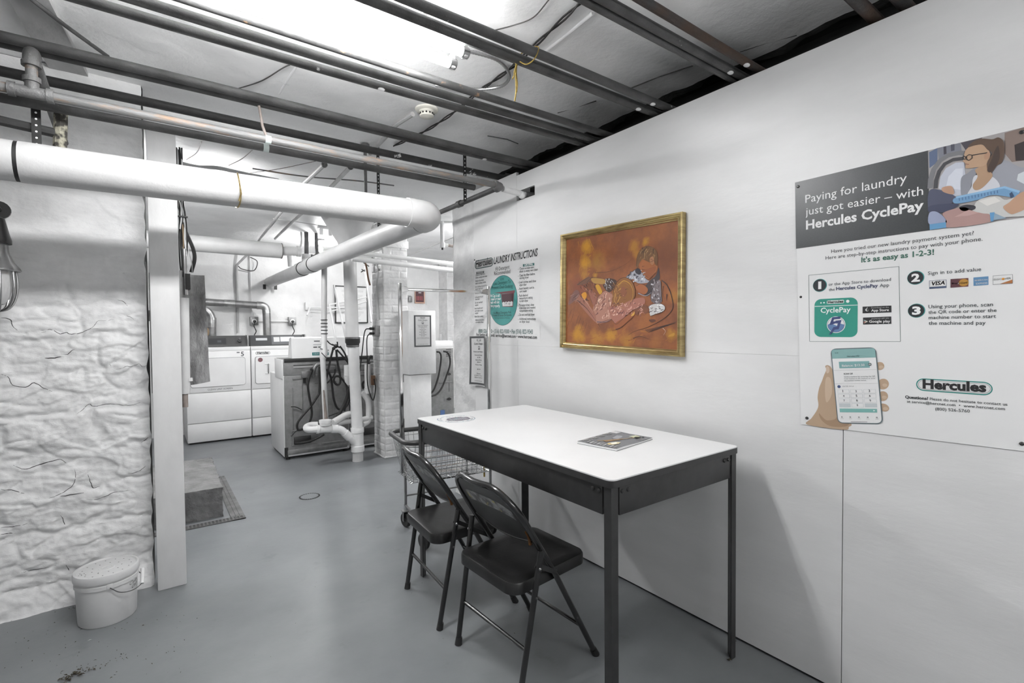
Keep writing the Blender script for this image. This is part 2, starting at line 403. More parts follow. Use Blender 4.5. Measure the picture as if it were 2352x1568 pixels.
for kk, oy, wd, P in ((3.92, 640, .004, [(0, 348), (50, 352), (95, 375), (105, 410), (150, 460)]), (3.92, 640, .003, [(350, 486), (400, 480), (440, 452), (480, 470), (540, 497), (590, 485), (620, 497), (720, 485), (790, 460), (840, 430), (880, 378), (950, 378), (1060, 355)]),
        (3.92, 640, .006, [(395, 716), (470, 714), (550, 703)]), (3.92, 640, .003, [(540, 680), (600, 680), (640, 650), (700, 635)]), (3.92, 640, .0035, [(0, 855), (60, 890), (110, 960), (220, 978), (300, 938), (370, 975), (430, 1002), (480, 1020)]),
        (3.92, 640, .002, [(965, 745), (1040, 815), (1130, 792), (1190, 790), (1250, 768), (1290, 790), (1325, 772)]), (3.92, 640, .003, [(640, 1240), (720, 1200), (800, 1130), (840, 1150), (990, 1130), (1130, 1142), (1210, 1135), (1280, 1105)]), (3.92, 640, .0035, [(1275, 1475), (1330, 1430)]), (3.92, 640, .0025, [(1060, 185), (1110, 205), (1150, 245)]), (3.92, 640, .002, [(1115, 330), (1160, 340), (1210, 368)]),
        (3.734, 1000, .004, [(100, 262), (200, 298), (300, 268), (420, 230), (510, 212), (570, 245)]), (3.734, 1000, .003, [(630, 285), (645, 340), (620, 430), (540, 490), (440, 535), (370, 545)]), (3.734, 1000, .005, [(520, 525), (600, 512), (715, 492)]), (3.734, 1000, .003, [(730, 545), (810, 552), (900, 525), (1000, 490), (1130, 475)]),
        (3.734, 1000, .004, [(750, 340), (780, 420), (800, 460), (860, 440)]), (3.734, 1000, .0035, [(0, 805), (100, 790), (230, 760)]), (3.734, 1000, .004, [(0, 855), (100, 850)]), (3.734, 1000, .0035, [(180, 1185), (290, 1160), (420, 1135)]), (3.734, 1000, .003, [(520, 690), (560, 800)]), (3.734, 1000, .003, [(0, 470), (110, 482), (200, 505)]), (3.734, 1000, .003, [(1090, 330), (1180, 312), (1250, 260)]), (3.734, 1000, .003, [(545, 1100), (600, 1190)])):
    L_ = [at_y(x/kk, oy+y/kk, 3.2) for x, y in P]; L_ = [Vector((p.x, 3.225-stone_depth(p.x, p.z)-(.05*max(0, .12-p.z)/.12)+.0005, p.z)) for p in smoothpath(L_, 4)]
    L_ = [p+Vector((.004*mn.noise(p*60), 0, .004*mn.noise(p*60+Vector((5, 0, 0))))) for p in L_]; n = len(L_)
    ws.tube(L_, [wd*(.12+.42*math.sin(math.pi*(i+.5)/n)) for i in range(n)], 'raw_concrete', seg=6)
struct(ws.build('wall_left', smooth=60, recalc=False))

wb = MB('back_wall_paint')
wb.quadgrid(lambda a, b: Vector((XL+(XR-XL)*a, YB-.015*mn.noise(Vector((a*20, b*7, 4)))-.006*mn.noise(Vector((a*80, b*30, 4))), CEIL*b)), 160, 50)
wb.box((XL-.1, YB+.03, 0), (XR+.1, YB+.2, CEIL+.1)); struct(wb.build('wall_back', smooth=60, recalc=False))
o = MB('back_wall_paint').box((XR, 3.3, 0), (XR+.15, YB+.1, CEIL+.1)); struct(o.build('wall_far_right'))
o = MB('back_wall_paint').box((2.45, 3.49, 0), (XR+.1, 3.62, CEIL+.05)); struct(o.build('wall_corridor'))
o = MB('white_paint').box((XL-.15, YF-.1, 0), (XL, YB+.1, CEIL+.1)); struct(o.build('wall_far_left'))
o = MB('white_paint').box((XL-.1, YF-.15, 0), (XR, YF, CEIL+.1)); struct(o.build('wall_front'))

# square painted timber post at the end of the stone wall
po = MB('wood_paint'); po.box((.003, 3.08, 0), (.127, 3.2, 2.36), bev=.004)
tag(po.build('timber_post'), 'white painted timber post from floor to ceiling at the end of the rough stone wall', 'post')

# painted brick pillar, every brick a little proud of its joints
def brick_face(m, o, ux, L_, H_, nrm, course=.0715, seed=1, mt='block_paint'):
    rr = random.Random(seed); o = Vector(o); ux = Vector(ux); nrm = Vector(nrm); nz_ = int(H_/course)
    offs = [(.1025 if _ % 2 else 0)+rr.uniform(-.012, .012)+.02 for _ in range(nz_+2)]; dep = {}
    def f(a, b):
        x = a*L_; z = b*H_; ci = int(z/course); zc = z-ci*course
        bx = (x+offs[ci]) % .205; ez = min(zc, course-zc); ex = min(bx, .205-bx)
        e = min(ez, ex)+.003*mn.noise(Vector((x*25, z*25, seed)))
        k = max(0, min(1, e/.009)); key = (ci, int((x+offs[ci])/.205))
        if key not in dep: dep[key] = rr.uniform(-.003, .004)
        edge = 1 if (.015 < a < .985) else .3
        return o+ux*x+Vector((0, 0, z))+nrm*((k*.0055+dep[key]+.003*mn.noise(Vector((x*14, z*14, seed))))*edge)
    m.quadgrid(f, max(8, int(L_/.008)), int(H_/.008), mt)
bp = MB('block_paint')
PX, PY = 1.926, 4.862
brick_face(bp, (PX, PY, 0), (1, 0, 0), .268, 2.44, (0, -1, 0), seed=2)
brick_face(bp, (PX, PY+.292, 0), (0, -1, 0), .292, 2.44, (-1, 0, 0), seed=5)
bp.box((PX+.004, PY+.004, 0), (PX+.266, PY+.29, 2.44))
bp.box((PX-.012, PY-.014, 2.17), (PX+.284, PY+.3, 2.25), bev=.006)
bp.box((PX-.012, PY-.012, 0), (PX+.28, PY+.3, .02), bev=.006)
tag(bp.build('brick_pillar', smooth=60, recalc=False), 'white painted brick pillar standing behind the laundry cart', 'pillar')
# far brick return in the machine room, seen just past the end of the plywood wall
br = MB('block_paint'); q = at_y(1027, 700, 7.3)
brick_face(br, (q.x, 7.3, 0), (1, 0, 0), .5, 2.4, (0, -1, 0), seed=9, course=.1)
br.box((q.x+.004, 7.305, 0), (q.x+.5, YB, 2.42)); struct(br.build('trim_1', smooth=60, recalc=False))
# boxed beam strip nailed to the ceiling at top left
tb = MB('beam_paint')
a, b, c, d = [at_z(u, v, CEIL-.02) for u, v in ((36, 0), (112, 0), (213, 197), (135, 197))]
e = (c-b).normalized()*1.2
tb.prism([a-e, b-e, c+e*.15, d+e*.15], (0, 0, .03)); struct(tb.build('trim_2'))
# ================================================================== CEILING LIGHT AND PIPES
PZ = 2.372
def lamp(x0, x1, y, z, label, tube_mat, group=None):
    t = thing('fluorescent_light', label, 'ceiling light', ((x0+x1)/2, y, z))
    m = MB('white_paint'); m.box((x0, y-.028, z-.05), (x1, y+.028, z), bev=.006); m.box((x0-.004, y-.03, z-.055), (x1+.004, y+.03, z-.045)); m.build('housing', t)
    zc_ = CEIL if y < 3.4 else CEILB
    if zc_-z > .02:
        for x in (x0+.15, x1-.15): MB('white_paint').tube([(x, y, z-.005), (x, y, zc_)], .008, seg=10).build('stem', t)
    for s in (-1, 1):
        ty = y+s*.048; tz = z-.082
        MB(tube_mat).tube([(x0+.03, ty, tz), (x1-.03, ty, tz)], .0185, seg=16).build('fluorescent_tube', t)
        for x in (x0+.012, x1-.012):
            h = MB('white_paint'); h.box((x-.008, ty-.014, tz-.02), (x+.008, ty+.014, z-.045), bev=.003)
            h.tube([(x-.014, ty, tz), (x+.014, ty, tz)], .0205, 'steel', seg=16); h.build('lamp_holder', t)
    return t
lamp(-.24, 1.0, 1.69, 2.455, 'bare two-tube fluorescent fitting glowing on the ceiling over the table', 'fluor_tube')
lamp(.45, 1.69, -.95, 2.0, 'bare two-tube fluorescent fitting on the ceiling behind the viewer', 'fluor_rear')

def pipe(name, y, z, r, label, m='pipe_dark', x0=XL, x1=W+.35, drips=(), y1=None, cat='pipe'):
    b = MB(m); y1 = y if y1 is None else y1; n = 40
    pts = []
    for k in range(n+1):
        x = x0+(x1-x0)*k/n; pts.append((x, y+(y1-y)*k/n+.002*math.sin(x*3+y*9), z+.002*math.sin(x*2.2+y*5)))
    b.tube(pts, r, seg=14)
    for x in drips:                                                # blobs of white paint left on the underside
        b.sphere((x, y+(y1-y)*(x-x0)/(x1-x0)-.004, z-r*.95), .0105, 'white_paint', sc=(1.5, 1.1, .55)); 
    return tag(b.build(name), label, cat)
GP = 'grey heating pipe running along under the ceiling'
pipe('heating_pipe', 1.888, PZ, .0165, 'pale rust-flecked pipe under the ceiling just beyond the lit tubes', 'pipe_pale')
pipe('heating_pipe', 1.976, PZ-.003, .0175, 'middle grey pipe of the three beyond the lit tubes, beside the pale one', 'pipe_dark')
pipe('heating_pipe', 2.082, PZ-.006, .0175, 'paint-flecked grey pipe nearest the smoke detector, below the other two of its trio', 'pipe_dark', drips=(.82,), y1=2.045)
pipe('heating_pipe', 2.562, 2.4, .02, 'upper dark pipe of the touching pair beyond the smoke detector', 'pipe_dark')
pipe('heating_pipe', 2.604, 2.396, .02, 'lower dark pipe of the touching pair beyond the smoke detector', 'pipe_dark', drips=(1.7,))
pipe('heating_pipe', 2.86, PZ+.01, .021, 'black pipe with torn white paint patches close up to the ceiling behind the rusty pipe', 'pipe_patchy')
pipe('heating_pipe', 1.485, PZ, .0175, 'dark ceiling pipe tied with yellow twine, on the near side of the lit tubes', 'pipe_dark', drips=(1.9,))
pipe('heating_pipe', 1.552, PZ-.003, .0185, 'dark ceiling pipe between the lit tubes and the pipe tied with twine', 'pipe_dark', drips=(1.88,))
pipe('heating_pipe', 1.598, PZ+.012, .008, 'thin dark pipe tight alongside the fluorescent fitting', 'pipe_dark')
pipe('heating_pipe', 1.122, PZ, .0165, 'upper dark pipe of the touching pair above the framed painting, white blob at its end', 'pipe_dark', drips=(1.93,))
pipe('heating_pipe', 1.1545, PZ-.004, .015, 'lower dark pipe of the touching pair above the framed painting', 'pipe_dark')
pipe('heating_pipe', 1.04, PZ, .0155, 'single brown-rusted pipe nearest the viewer on the right', 'pipe_brown', drips=(1.93,), y1=1.055)
q = at_z(1990, 40, PZ); q2 = at_z(2040, 12, PZ)
pipe('heating_pipe', q.y-.012, PZ, .02, 'rusty brown pipe in the top right corner, left of two', 'pipe_brown')
pipe('heating_pipe', q2.y-.03, PZ, .02, 'black pipe in the top right corner, right of two', 'pipe_brown')

# rusty pipe slung lower, with tee, riser and two elbows
RY, RZ, RR = 2.512, 2.2, .0175
t = thing('rusty_pipe', 'pale rust-speckled pipe slung below the others, with a tee at its left end', 'pipe', (1.755, RY, RZ))
MB('pipe_rusty').tube([(XL, RY, RZ), (-.375, RY, RZ)], RR, seg=16).tube([(-.29, RY, RZ), (1.735, RY, RZ)], RR, seg=16).build('pipe_run', t)
m = MB('fitting_iron'); m.tube([(-.385, RY, RZ), (-.275, RY, RZ)], .0215, seg=18); m.tube([(-.33, RY, RZ), (-.33, RY, RZ+.045)], .0205, seg=18)
for x in (-.385, -.282): m.tube([(x-.009, RY, RZ), (x+.011, RY, RZ)], .026, seg=18)
m.tube([(-.33, RY, RZ+.037), (-.33, RY, RZ+.055)], .026, seg=18); m.build('tee', t)
MB('pipe_rusty').tube([(-.33, RY, RZ+.05), (-.33, RY, RZ+.11)], .0175, seg=16).build('riser', t)
m = MB('fitting_iron'); cpt = [(-.33, RY, RZ+.1)]+arc_corner((-.33, RY, RZ+.1), (-.33, RY, RZ+.15), (-.33, RY+.07, RZ+.15), .03)+[(-.33, RY+.05, RZ+.148)]
m.tube(cpt, .024, seg=18); m.tube([(-.33, RY, RZ+.094), (-.33, RY, RZ+.11)], .028, seg=18); m.build('elbow', t)
MB('fitting_iron').tube([(-.33, RY+.04, RZ+.149), (-.315, 3.19, RZ+.03)], .0185, seg=14).build('branch', t)
m = MB('fitting_iron'); m.tube([(1.72, RY, RZ)]+arc_corner((1.7, RY, RZ), (1.765, RY, RZ), (1.765, RY+.07, RZ), .03)+[(1.765, RY+.05, RZ)], .023, seg=18)
m.tube([(1.713, RY, RZ), (1.731, RY, RZ)], .027, seg=18); m.tube([(1.765, RY+.04, RZ), (1.765, RY+.056, RZ)], .026, seg=18); m.build('elbow', t)
MB('pipe_dark').tube([(1.765, RY+.05, RZ), (1.765, 6.6, RZ-.02)], .0175, seg=14).tube([(1.765, 3.0, RZ-.002), (1.765, 3.045, RZ-.002)], .024, seg=14).build('pipe_branch', t)
m = MB('pipe_dark'); m.tube([(XL, 2.594, 2.188), (1.62, 2.594, 2.188)], .018, seg=14)
tag(m.build('heating_pipe'), 'dark grey pipe just behind the rusty pipe, cut off short of the wall', 'pipe')
m = MB('white_paint'); m.tube([(1.8, RY+.035, RZ-.002), (W+.02, 2.565, 2.193)], .019, seg=14); m.sphere((W-.012, 2.56, 2.186), .026, sc=(1, 1, .9))
m.tube([(W+.02, 2.56, 2.19), (W+.07, 2.54, 2.19)], .022, 'pipe_dark', seg=12)
tag(m.build('pipe_stub'), 'short white painted pipe entering the rectangular hole near the top of the wall', 'pipe')

# big white drain pipe: run across the room, elbow, then a sloping run to the back wall
BR_ = .0745
t = thing('drain_pipe', 'fat white painted drain pipe crossing the room and bending back to the rear wall', 'pipe', (1.31, 2.57, 1.97))
A0, A1 = Vector((-.375, 2.56, 1.953)), Vector((1.215, 2.575, 1.974))
Bc = Vector((1.325, 2.577, 1.976)); e0 = at_y(620, 648, 7.52)
D2 = (e0-Bc).normalized()
MB('drain_paint').tube([A0, A1], BR_, seg=40).build('pipe_run', t)
MB('drain_paint').tube([Vector((XL+.02, 2.545, 1.94)), A0-Vector((.012, 0, 0))], BR_*.985, seg=40).build('pipe_run', t)
el = [A1-Vector((.02, 0, 0))]+arc_corner(A1, Bc, Bc+D2, .1, 12)+[Bc+D2*.13]
MB('drain_paint').tube(el, BR_+.0045, seg=40).tube([A1-Vector((.05, 0, 0)), A1-Vector((.012, 0, 0))], BR_+.006, seg=40).build('elbow', t)
MB('drain_paint').tube([Bc+D2*.12, Bc+D2*2.6], .073, seg=36).tube([Bc+D2*2.6, e0], .07, seg=36).build('sloping_run', t)
m = MB('rubber_black'); m.tube([Bc+D2*.128, Bc+D2*.142], BR_+.002, seg=40); m.build('joint_gap', t)
m = MB('rubber_black'); m.tube([A0-Vector((.014, 0, 0)), A0+Vector((.002, 0, 0))], BR_-.002, seg=40).build('joint_gap', t)
for k in (2.62, 3.05):
    MB('drain_paint').tube([Bc+D2*k, Bc+D2*(k+.16)], .0775, seg=36).tube([Bc+D2*(k-.01), Bc+D2*(k+.002)], .0765, 'strap_metal', seg=36).build('coupling', t)
m = MB('gilt'); x = .335; yk = 2.5675
pts = [Vector((x+.004*math.sin(a*2), yk+math.cos(a)*(BR_+.0015), 1.9625+math.sin(a)*(BR_+.0015))) for a in [2*math.pi*k/36 for k in range(36)]]
m.tube(pts, .0035, seg=6, closed=True); m.tube([(x, yk-.0735, 1.965), (x+.003, yk-.08, 1.93), (x-.003, yk-.06, 1.902)], .004, seg=6); m.build('wrap_wire', t)
c = e0-D2*.02
for (xa, xb) in ((-.09, -.055), (.05, .085)): MB('rubber_black').box(c+Vector((xa, -.01, -.1)), c+Vector((xb, .02, -.035))).build('wall_bracket', t)

def strap(p0, p1, label, w=.011):
    m = MB('strap_metal'); p0, p1 = Vector(p0), Vector(p1)
    m.box((p0.x-w, p0.y-.0012, min(p0.z, p1.z)), (p0.x+w, p0.y+.0012, max(p0.z, p1.z)))
    z = min(p0.z, p1.z)+.02
    while z < max(p0.z, p1.z)-.01:
        m.tube([(p0.x, p0.y-.0022, z), (p0.x, p0.y+.0022, z)], .0038, 'ceiling_plaster', seg=8); z += .024
    return tag(m.build('hanger_strap'), label, 'pipe hanger')
strap((1.58, 2.638, 2.105), (1.58, 2.638, 2.405), 'perforated black hanger strap at the cut end of the dark pipe by the wall')
strap((-.338, 2.638, 2.03), (-.338, 2.638, 2.39), 'black and white paint-splashed hanger strap over the left end of the fat white pipe', .014)
q = at_y(869, 430, 3.3); strap((q.x, 3.3, q.z-.3), (q.x, 3.3, CEIL), 'perforated hanger strap behind the middle of the fat white pipe', .01)
m = MB('fitting_iron'); q = at_y(840, 430, 3.35); m.tube([(q.x, 3.35, q.z-.2), (q.x, 3.35, CEIL-.02)], .011); m.lathe([(.03, 0), (.03, .012)], (q.x, 3.35, CEIL-.02), seg=14)
tag(m.build('hanger_rod'), 'stubby iron hanger rod to the left of the perforated strap behind the fat white pipe', 'pipe hanger')
m = MB('flaking_pipe'); m.tube([(-.275, 2.66, 2.035), (-.268, 2.66, 2.19)], .022, seg=10); m.tube([(-.46, 2.66, 2.125), (-.275, 2.66, 2.11)], .018, 'pipe_patchy', seg=10)
tag(m.build('hanger_pipe'), 'flaking short pipe hanging beside the paint-splashed strap at the far left', 'pipe')
m = MB('copper_paint'); m.tube([(.425, 2.535, 2.355), (.44, 2.545, 2.27), (.455, 2.53, 2.213)], .006, seg=10)
m.tube([(.444, RY, RZ), (.468, RY, RZ)], .0188, 'teal_tape', seg=18); m.tube([(.449, 2.594, 2.188), (.473, 2.594, 2.188)], .0192, 'teal_tape', seg=18)
tag(m.build('copper_tube'), 'thin copper tube dropping onto the rusty pipe, its end wrapped in pale tape', 'pipe')

# smoke detector
q = at_z(980, 250, CEIL); t = thing('smoke_detector', 'round ivory smoke detector on the ceiling among the pipes', 'smoke detector', (q.x, q.y, CEIL))
MB('smoke_plastic').lathe([(.066, .004), (.066, -.008), (.06, -.013), (.034, -.016)], (q.x, q.y, CEIL), seg=36).build('base', t)
m = MB('smoke_plastic'); m.lathe([(.044, -.012), (.043, -.022), (.038, -.026), (.038, -.036), (.042, -.038), (.04, -.045), (.028, -.05), (.001, -.051)], (q.x, q.y, CEIL), seg=36)
for k in range(12):
    a = k*math.pi/6; m.box((q.x+.0375*math.cos(a)-.004, q.y+.0375*math.sin(a)-.004, CEIL-.035), (q.x+.0375*math.cos(a)+.004, q.y+.0375*math.sin(a)+.004, CEIL-.027), 'black_plastic')
m.build('sensor_head', t)

# cables on the ceiling
zc = CEIL-.012
def cable(name, pts, r, m, label, cat='cable', seg=8, n=8): 
    return tag(MB(m).tube(smoothpath(pts, n), r, seg=seg).build(name), label, cat)
k = [at_z(u, v, zc) for u, v in [(1352, -14), (1335, 5), (1225, 108), (1176, 155), (1098, 212), (1047, 255), (975, 302), (905, 335)]]
m = MB('rubber_black'); P = smoothpath(k, 8)
for s in (0, 1): m.tube([p+Vector((.007*math.cos(i*.8+s*math.pi), .005*math.sin(i*.8+s*math.pi)*.5, .005*math.sin(i*.8+s*math.pi))) for i, p in enumerate(P)], .0042, seg=7)
tag(m.build('twisted_cable'), 'black twisted pair of wires running across the ceiling under the pipes', 'cable')
cable('cable', [at_z(u, v, zc) for u, v in [(1262, -2), (1225, 40), (1180, 58), (1135, 70)]], .0025, 'pipe_dark', 'thin grey wire on the ceiling to the right of the lit tubes')
k = [at_z(u, v, CEIL-.02) for u, v in [(1050, 117), (1090, 121), (1145, 140), (1170, 172), (1155, 196), (1110, 205), (1062, 203), (1000, 196)]]
m = MB('flex_steel'); P = smoothpath(k, 16); m.tube(P, [.0085 if i % 2 else .0068 for i in range(len(P))], seg=10)
tag(m.build('flexible_conduit'), 'ribbed steel flexible conduit looping from the end of the fluorescent fitting', 'conduit')
m = MB('twine'); zt = PZ-.02
loop = [(1.17, 1.535, zt-.004), (1.185, 1.51, zt-.02), (1.2, 1.48, zt-.006), (1.205, 1.463, PZ+.008), (1.2, 1.5, PZ+.022), (1.19, 1.55, PZ+.02), (1.178, 1.575, PZ), (1.17, 1.56, zt-.003)]
m.tube(smoothpath(loop, 6), .0022, seg=6)
for (dx, dy, l) in ((0, 0, .14), (.006, .004, .1), (-.004, .003, .055)):
    m.tube(smoothpath([(1.17+dx*.2, 1.555, zt-.004), (1.172+dx, 1.565+dy, zt-.03), (1.176+dx*1.5, 1.568+dy, zt-l*.7), (1.172+dx*2, 1.572+dy, zt-l)], 6), .0026, seg=6)
tag(m.build('twine_loop'), 'frayed yellow twine tied round a ceiling pipe with its ends hanging', 'twine')
m = MB('pipe_dark'); a, b, c = at_z(62, -10, CEIL-.035), at_z(145, 55, CEIL-.03), at_z(226, 114, CEIL-.025)
m.tube(smoothpath([a-(b-a)*1.2, a, b, c, c+(c-b)*.3], 5), .0085, seg=10)
tag(m.build('cable'), 'thick black cable slanting across the boxed strip at the top left of the ceiling', 'cable')
k = [at_z(u, v, zc) for u, v in [(668, 148), (650, 156), (600, 186), (545, 204), (520, 212)]]; cable('cable', k, .003, 'pipe_dark', 'short dark wire on the rough plaster above the paint-flecked pipe')
for i, (pp, lb) in enumerate([([(463, 325), (452, 350), (428, 367)], 'thin dark wire sagging below the ceiling near the timber post'), ([(579, 345), (555, 365), (525, 380)], 'thin brown wire under the ceiling left of the middle of the fat white pipe'),
        ([(725, 370), (640, 388), (575, 397), (560, 402)], 'long thin wire crossing the ceiling above the fat white pipe toward the post')]):
    cable('cable', [at_z(u, v, CEILB-.02) for u, v in pp], .0022, 'pipe_rusty', lb)
m = MB('beam_paint')
for d in (0, .02, .04): m.tube(smoothpath([at_z(u, v+d*120, CEILB-.03-d*.3) for u, v in [(415, 372), (455, 381), (500, 383), (560, 396), (640, 412)]], 6), .006, seg=8)
tag(m.build('wire_bundle'), 'bundle of pale wires along the ceiling behind the fat white pipe near the post', 'cables')
cable('conduit', [at_z(u, v, CEILB-.03) for u, v in [(580, 387), (700, 405), (820, 415), (905, 426)]], .005, 'pipe_rusty', 'thin dark conduit crossing the ceiling behind the fat white pipe', 'conduit')
for (p, lb) in (([(745, 378), (700, 420), (600, 545), (580, 575)], 'painted pipe with a knuckle at its near end, running back along the ceiling'), ([(805, 383), (760, 430), (660, 520), (632, 548)], 'painted pipe running back along the ceiling just left of the hanger rod')):
    m = MB('beam_paint'); P = [at_z(u, v, CEILB-.05) for u, v in p]; m.tube(P, .014, seg=10); m.sphere(P[0], .02, 'pipe_dark'); tag(m.build('pipe'), lb, 'pipe')
m = MB('beam_paint'); P = [at_z(u, v, CEIL-.035) for u, v in [(948, 262), (912, 285), (880, 320), (850, 352)]]; m.tube(P, .014, seg=10)
tag(m.build('pipe'), 'pale painted pipe on the ceiling left of the smoke detector', 'pipe')
# ================================================================== TABLE, CHAIRS AND THINGS NEAR BY
TX0, TX1, TY0, TY1, TZ = 1.136, 1.874, 1.042, 2.432, .85
t = thing('folding_table', 'white-topped work table with black steel apron and square legs standing against the wall', 'table', (1.5, 1.74, 0))
def rr_outline(x0, y0, x1, y1, r, z, n=6):
    P = []
    for (cx_, cy_, a0) in ((x1-r, y1-r, 0), (x0+r, y1-r, 90), (x0+r, y0+r, 180), (x1-r, y0+r, 270)):
        for k in range(n+1):
            a = R(a0+90*k/n); P.append(Vector((cx_+r*math.cos(a), cy_+r*math.sin(a), z)))
    return P
m = MB('laminate_white'); m.prism(rr_outline(TX0+.0015, TY0+.0015, TX1-.0015, TY1-.0015, .024, TZ-.004), (0, 0, .004)); m.build('tabletop', t)
m = MB('black_metal'); m.prism(rr_outline(TX0, TY0, TX1, TY1, .025, TZ-.026), (0, 0, .022)); m.build('edge_band', t)
AZ0, AZ1 = TZ-.122, TZ-.026
for (a, b) in (((TX0+.012, TY0+.05, AZ0), (TX0+.03, TY1-.05, AZ1)), ((TX1-.03, TY0+.05, AZ0), (TX1-.012, TY1-.05, AZ1)),
               ((TX0+.05, TY0+.012, AZ0), (TX1-.05, TY0+.03, AZ1)), ((TX0+.05, TY1-.03, AZ0), (TX1-.05, TY1-.012, AZ1))):
    MB('black_metal').box(a, b, bev=.002).build('apron', t)
for ix, x in ((1, TX0+.01), (-1, TX1-.01)):
    for iy, y in ((1, TY0+.01), (-1, TY1-.01)):
        m = MB('black_metal'); s_ = .031; th = .004
        m.prism([(x, y, 0), (x+ix*s_, y, 0), (x+ix*s_, y+iy*th, 0), (x+ix*.006, y+iy*.006, 0), (x+ix*th, y+iy*s_, 0), (x, y+iy*s_, 0)], (0, 0, AZ1))
        m.prism([(x+ix*.004, y+iy*.004, 0), (x+ix*.029, y+iy*.004, 0), (x+ix*.004, y+iy*.029, 0)], (0, 0, AZ1))
        m.build('leg', t)
for y in (TY0+.09, TY0+.062, TY1-.09, TY1-.062):
    MB('black_metal').lathe([(.0075, 0), (.0075, .002), (.005, .005), (.001, .006)], (TX0+.012, y, AZ1-.02), axis=(-1, 0, 0), seg=12).build('bolt', t)
for x in (TX0+.062, TX0+.09, TX1-.062, TX1-.09):
    MB('black_metal').lathe([(.0075, 0), (.0075, .002), (.005, .005), (.001, .006)], (x, TY0+.012, AZ1-.02), axis=(0, -1, 0), seg=12).build('bolt', t)
m = MB('laminate_white'); pr = Print(m, lambda u, v: Vector((u, v, TZ+.0002)), (0, 0, 1)); c_ = at_z(1048, 961.5, TZ); cx_, cy_ = c_.x, c_.y
rs = random.Random(5); rad = .098
for k in range(34):
    a = 2*math.pi*k/34; 
    if rs.random() < .88: pr.line([(cx_+rad*math.cos(a+j*.05), cy_+rad*math.sin(a+j*.05)) for j in range(5)], .0035, rs.choice([(90, 140, 155), (130, 165, 175), (90, 95, 130), (120, 120, 125)]))
    if rs.random() < .7: pr.ell(cx_+rad*.86*math.cos(a), cy_+rad*.86*math.sin(a), .006*rs.random()+.003, .005, rs.choice([(150, 175, 180), (190, 190, 195), (110, 110, 120), (105, 150, 160)]), n=7)
P = []
for k in range(26):
    a = 2*math.pi*k/26; r_ = .058+.012*rs.random(); P.append((cx_+.006+r_*math.cos(a)*1.05, cy_-.012+r_*math.sin(a)*.8))
pr.poly(P, (112, 108, 116), 2)
for k in range(9):
    pr.line([(cx_-.045+.011*k, cy_-.045), (cx_-.04+.011*k+.006*rs.random(), cy_+.02)], .0032, (190, 190, 194), 3)
for k in range(12):
    a = rs.random()*6.28; r_ = rs.random()*.06; pr.ell(cx_+r_*math.cos(a), cy_+r_*math.sin(a), .008, .004, rs.choice([(150, 150, 156), (96, 92, 100), (130, 160, 165)]), 4, n=8, rot=a)
m.build('worn_sticker', t)

# magazine on the table
mg = [at_z(u, v, TZ+.012) for u, v in [(1326, 1012), (1412, 988.5), (1500, 1003), (1416, 1029)]]
ux = (mg[3]-mg[0]); uy = (mg[1]-mg[0]); ux.z = uy.z = 0
t = thing('magazine', 'glossy dark magazine lying on the white tabletop', 'magazine', ((mg[0]+mg[2])/2).to_tuple()[:2]+(TZ,))
O = Vector((mg[0].x, mg[0].y, 0))
def mz(a, b): return TZ+.0085+.003*math.exp(-((a-.1)/.2)**2)+.0018*math.sin(b*5+1)*a
m = MB(flat(222)); m.quadgrid(lambda a, b: O+ux*(a*.99+.005)+uy*(b*.99+.005)+Vector((0, 0, mz(a, b)-.001)), 8, 8)
for e_ in (lambda k: (k, 0), lambda k: (k, 1), lambda k: (0, k), lambda k: (1, k)):
    m.quadgrid(lambda a, b: O+ux*(e_(a)[0]*.99+.005)+uy*(e_(a)[1]*.99+.005)+Vector((0, 0, TZ+.0008+(mz(*e_(a))-.0018-TZ)*b)), 8, 1)
m.build('pages', t)
m = MB('dark_plaque'); m.prism([O+Vector((0, 0, TZ+.0002)), O+ux+Vector((0, 0, TZ+.0002)), O+ux+uy+Vector((0, 0, TZ+.0002)), O+uy+Vector((0, 0, TZ+.0002))], (0, 0, .001)); m.build('back_cover', t)
m = MB(flat((86, 87, 90), .25)); m.quadgrid(lambda a, b: O+ux*a+uy*b+Vector((0, 0, mz(a, b))), 10, 10)
pr = Print(m, lambda a, b: O+ux*a+uy*b+Vector((0, 0, mz(a, b)+.0004)), (0, 0, 1))
pr.rect(.02, .84, .2, .97, 205, 1)
for k, (w_, tx) in enumerate(((.26, 'FALL'), (.2, 'TRIPS'), (.2, 'GUIDE'), (.17, 'MAPS'))):
    b0 = .08+.185*k; pr.line([(.06, b0), (.06, b0+.15)], .05, 150); pr.line([(.12, b0+.01), (.12, b0+.13)], .03, 128); pr.line([(.165, b0+.01), (.165, b0+.12)], .02, 118)
for k in range(9): pr.line([(.22+.085*k, .03), (.2+.085*k, .15)], .045, 168 if k % 2 else 140)
pr.poly([(.3, .9), (.62, .95), (.66, .62), (.5, .45), (.36, .55)], (112, 113, 116)); pr.poly([(.3, .75), (.5, .8), (.52, .55), (.38, .52)], (150, 151, 156), 2)
pr.poly([(.36, .3), (.56, .62), (.62, .6), (.5, .25)], (138, 112, 84), 2); pr.line([(.3, .22), (.45, .35), (.6, .62), (.7, .8)], .022, (176, 146, 104), 3)
pr.poly([(.6, .2), (.66, .34), (.75, .38), (.8, .27), (.76, .14), (.65, .12)], (214, 204, 168), 3); pr.ell(.7, .25, .06, .06, (240, 238, 226), 4, n=9); pr.ell(.66, .17, .03, .02, (196, 160, 60), 5, n=8)
pr.poly([(.55, .82), (.6, .95), (.74, .93), (.74, .8)], (196, 198, 170), 3); pr.ell(.76, .84, .075, .06, (28, 30, 26), 4, n=9); pr.ell(.84, .9, .03, .03, (24, 26, 40), 4, n=8); pr.ell(.74, .86, .03, .025, (70, 74, 40), 5, n=8)
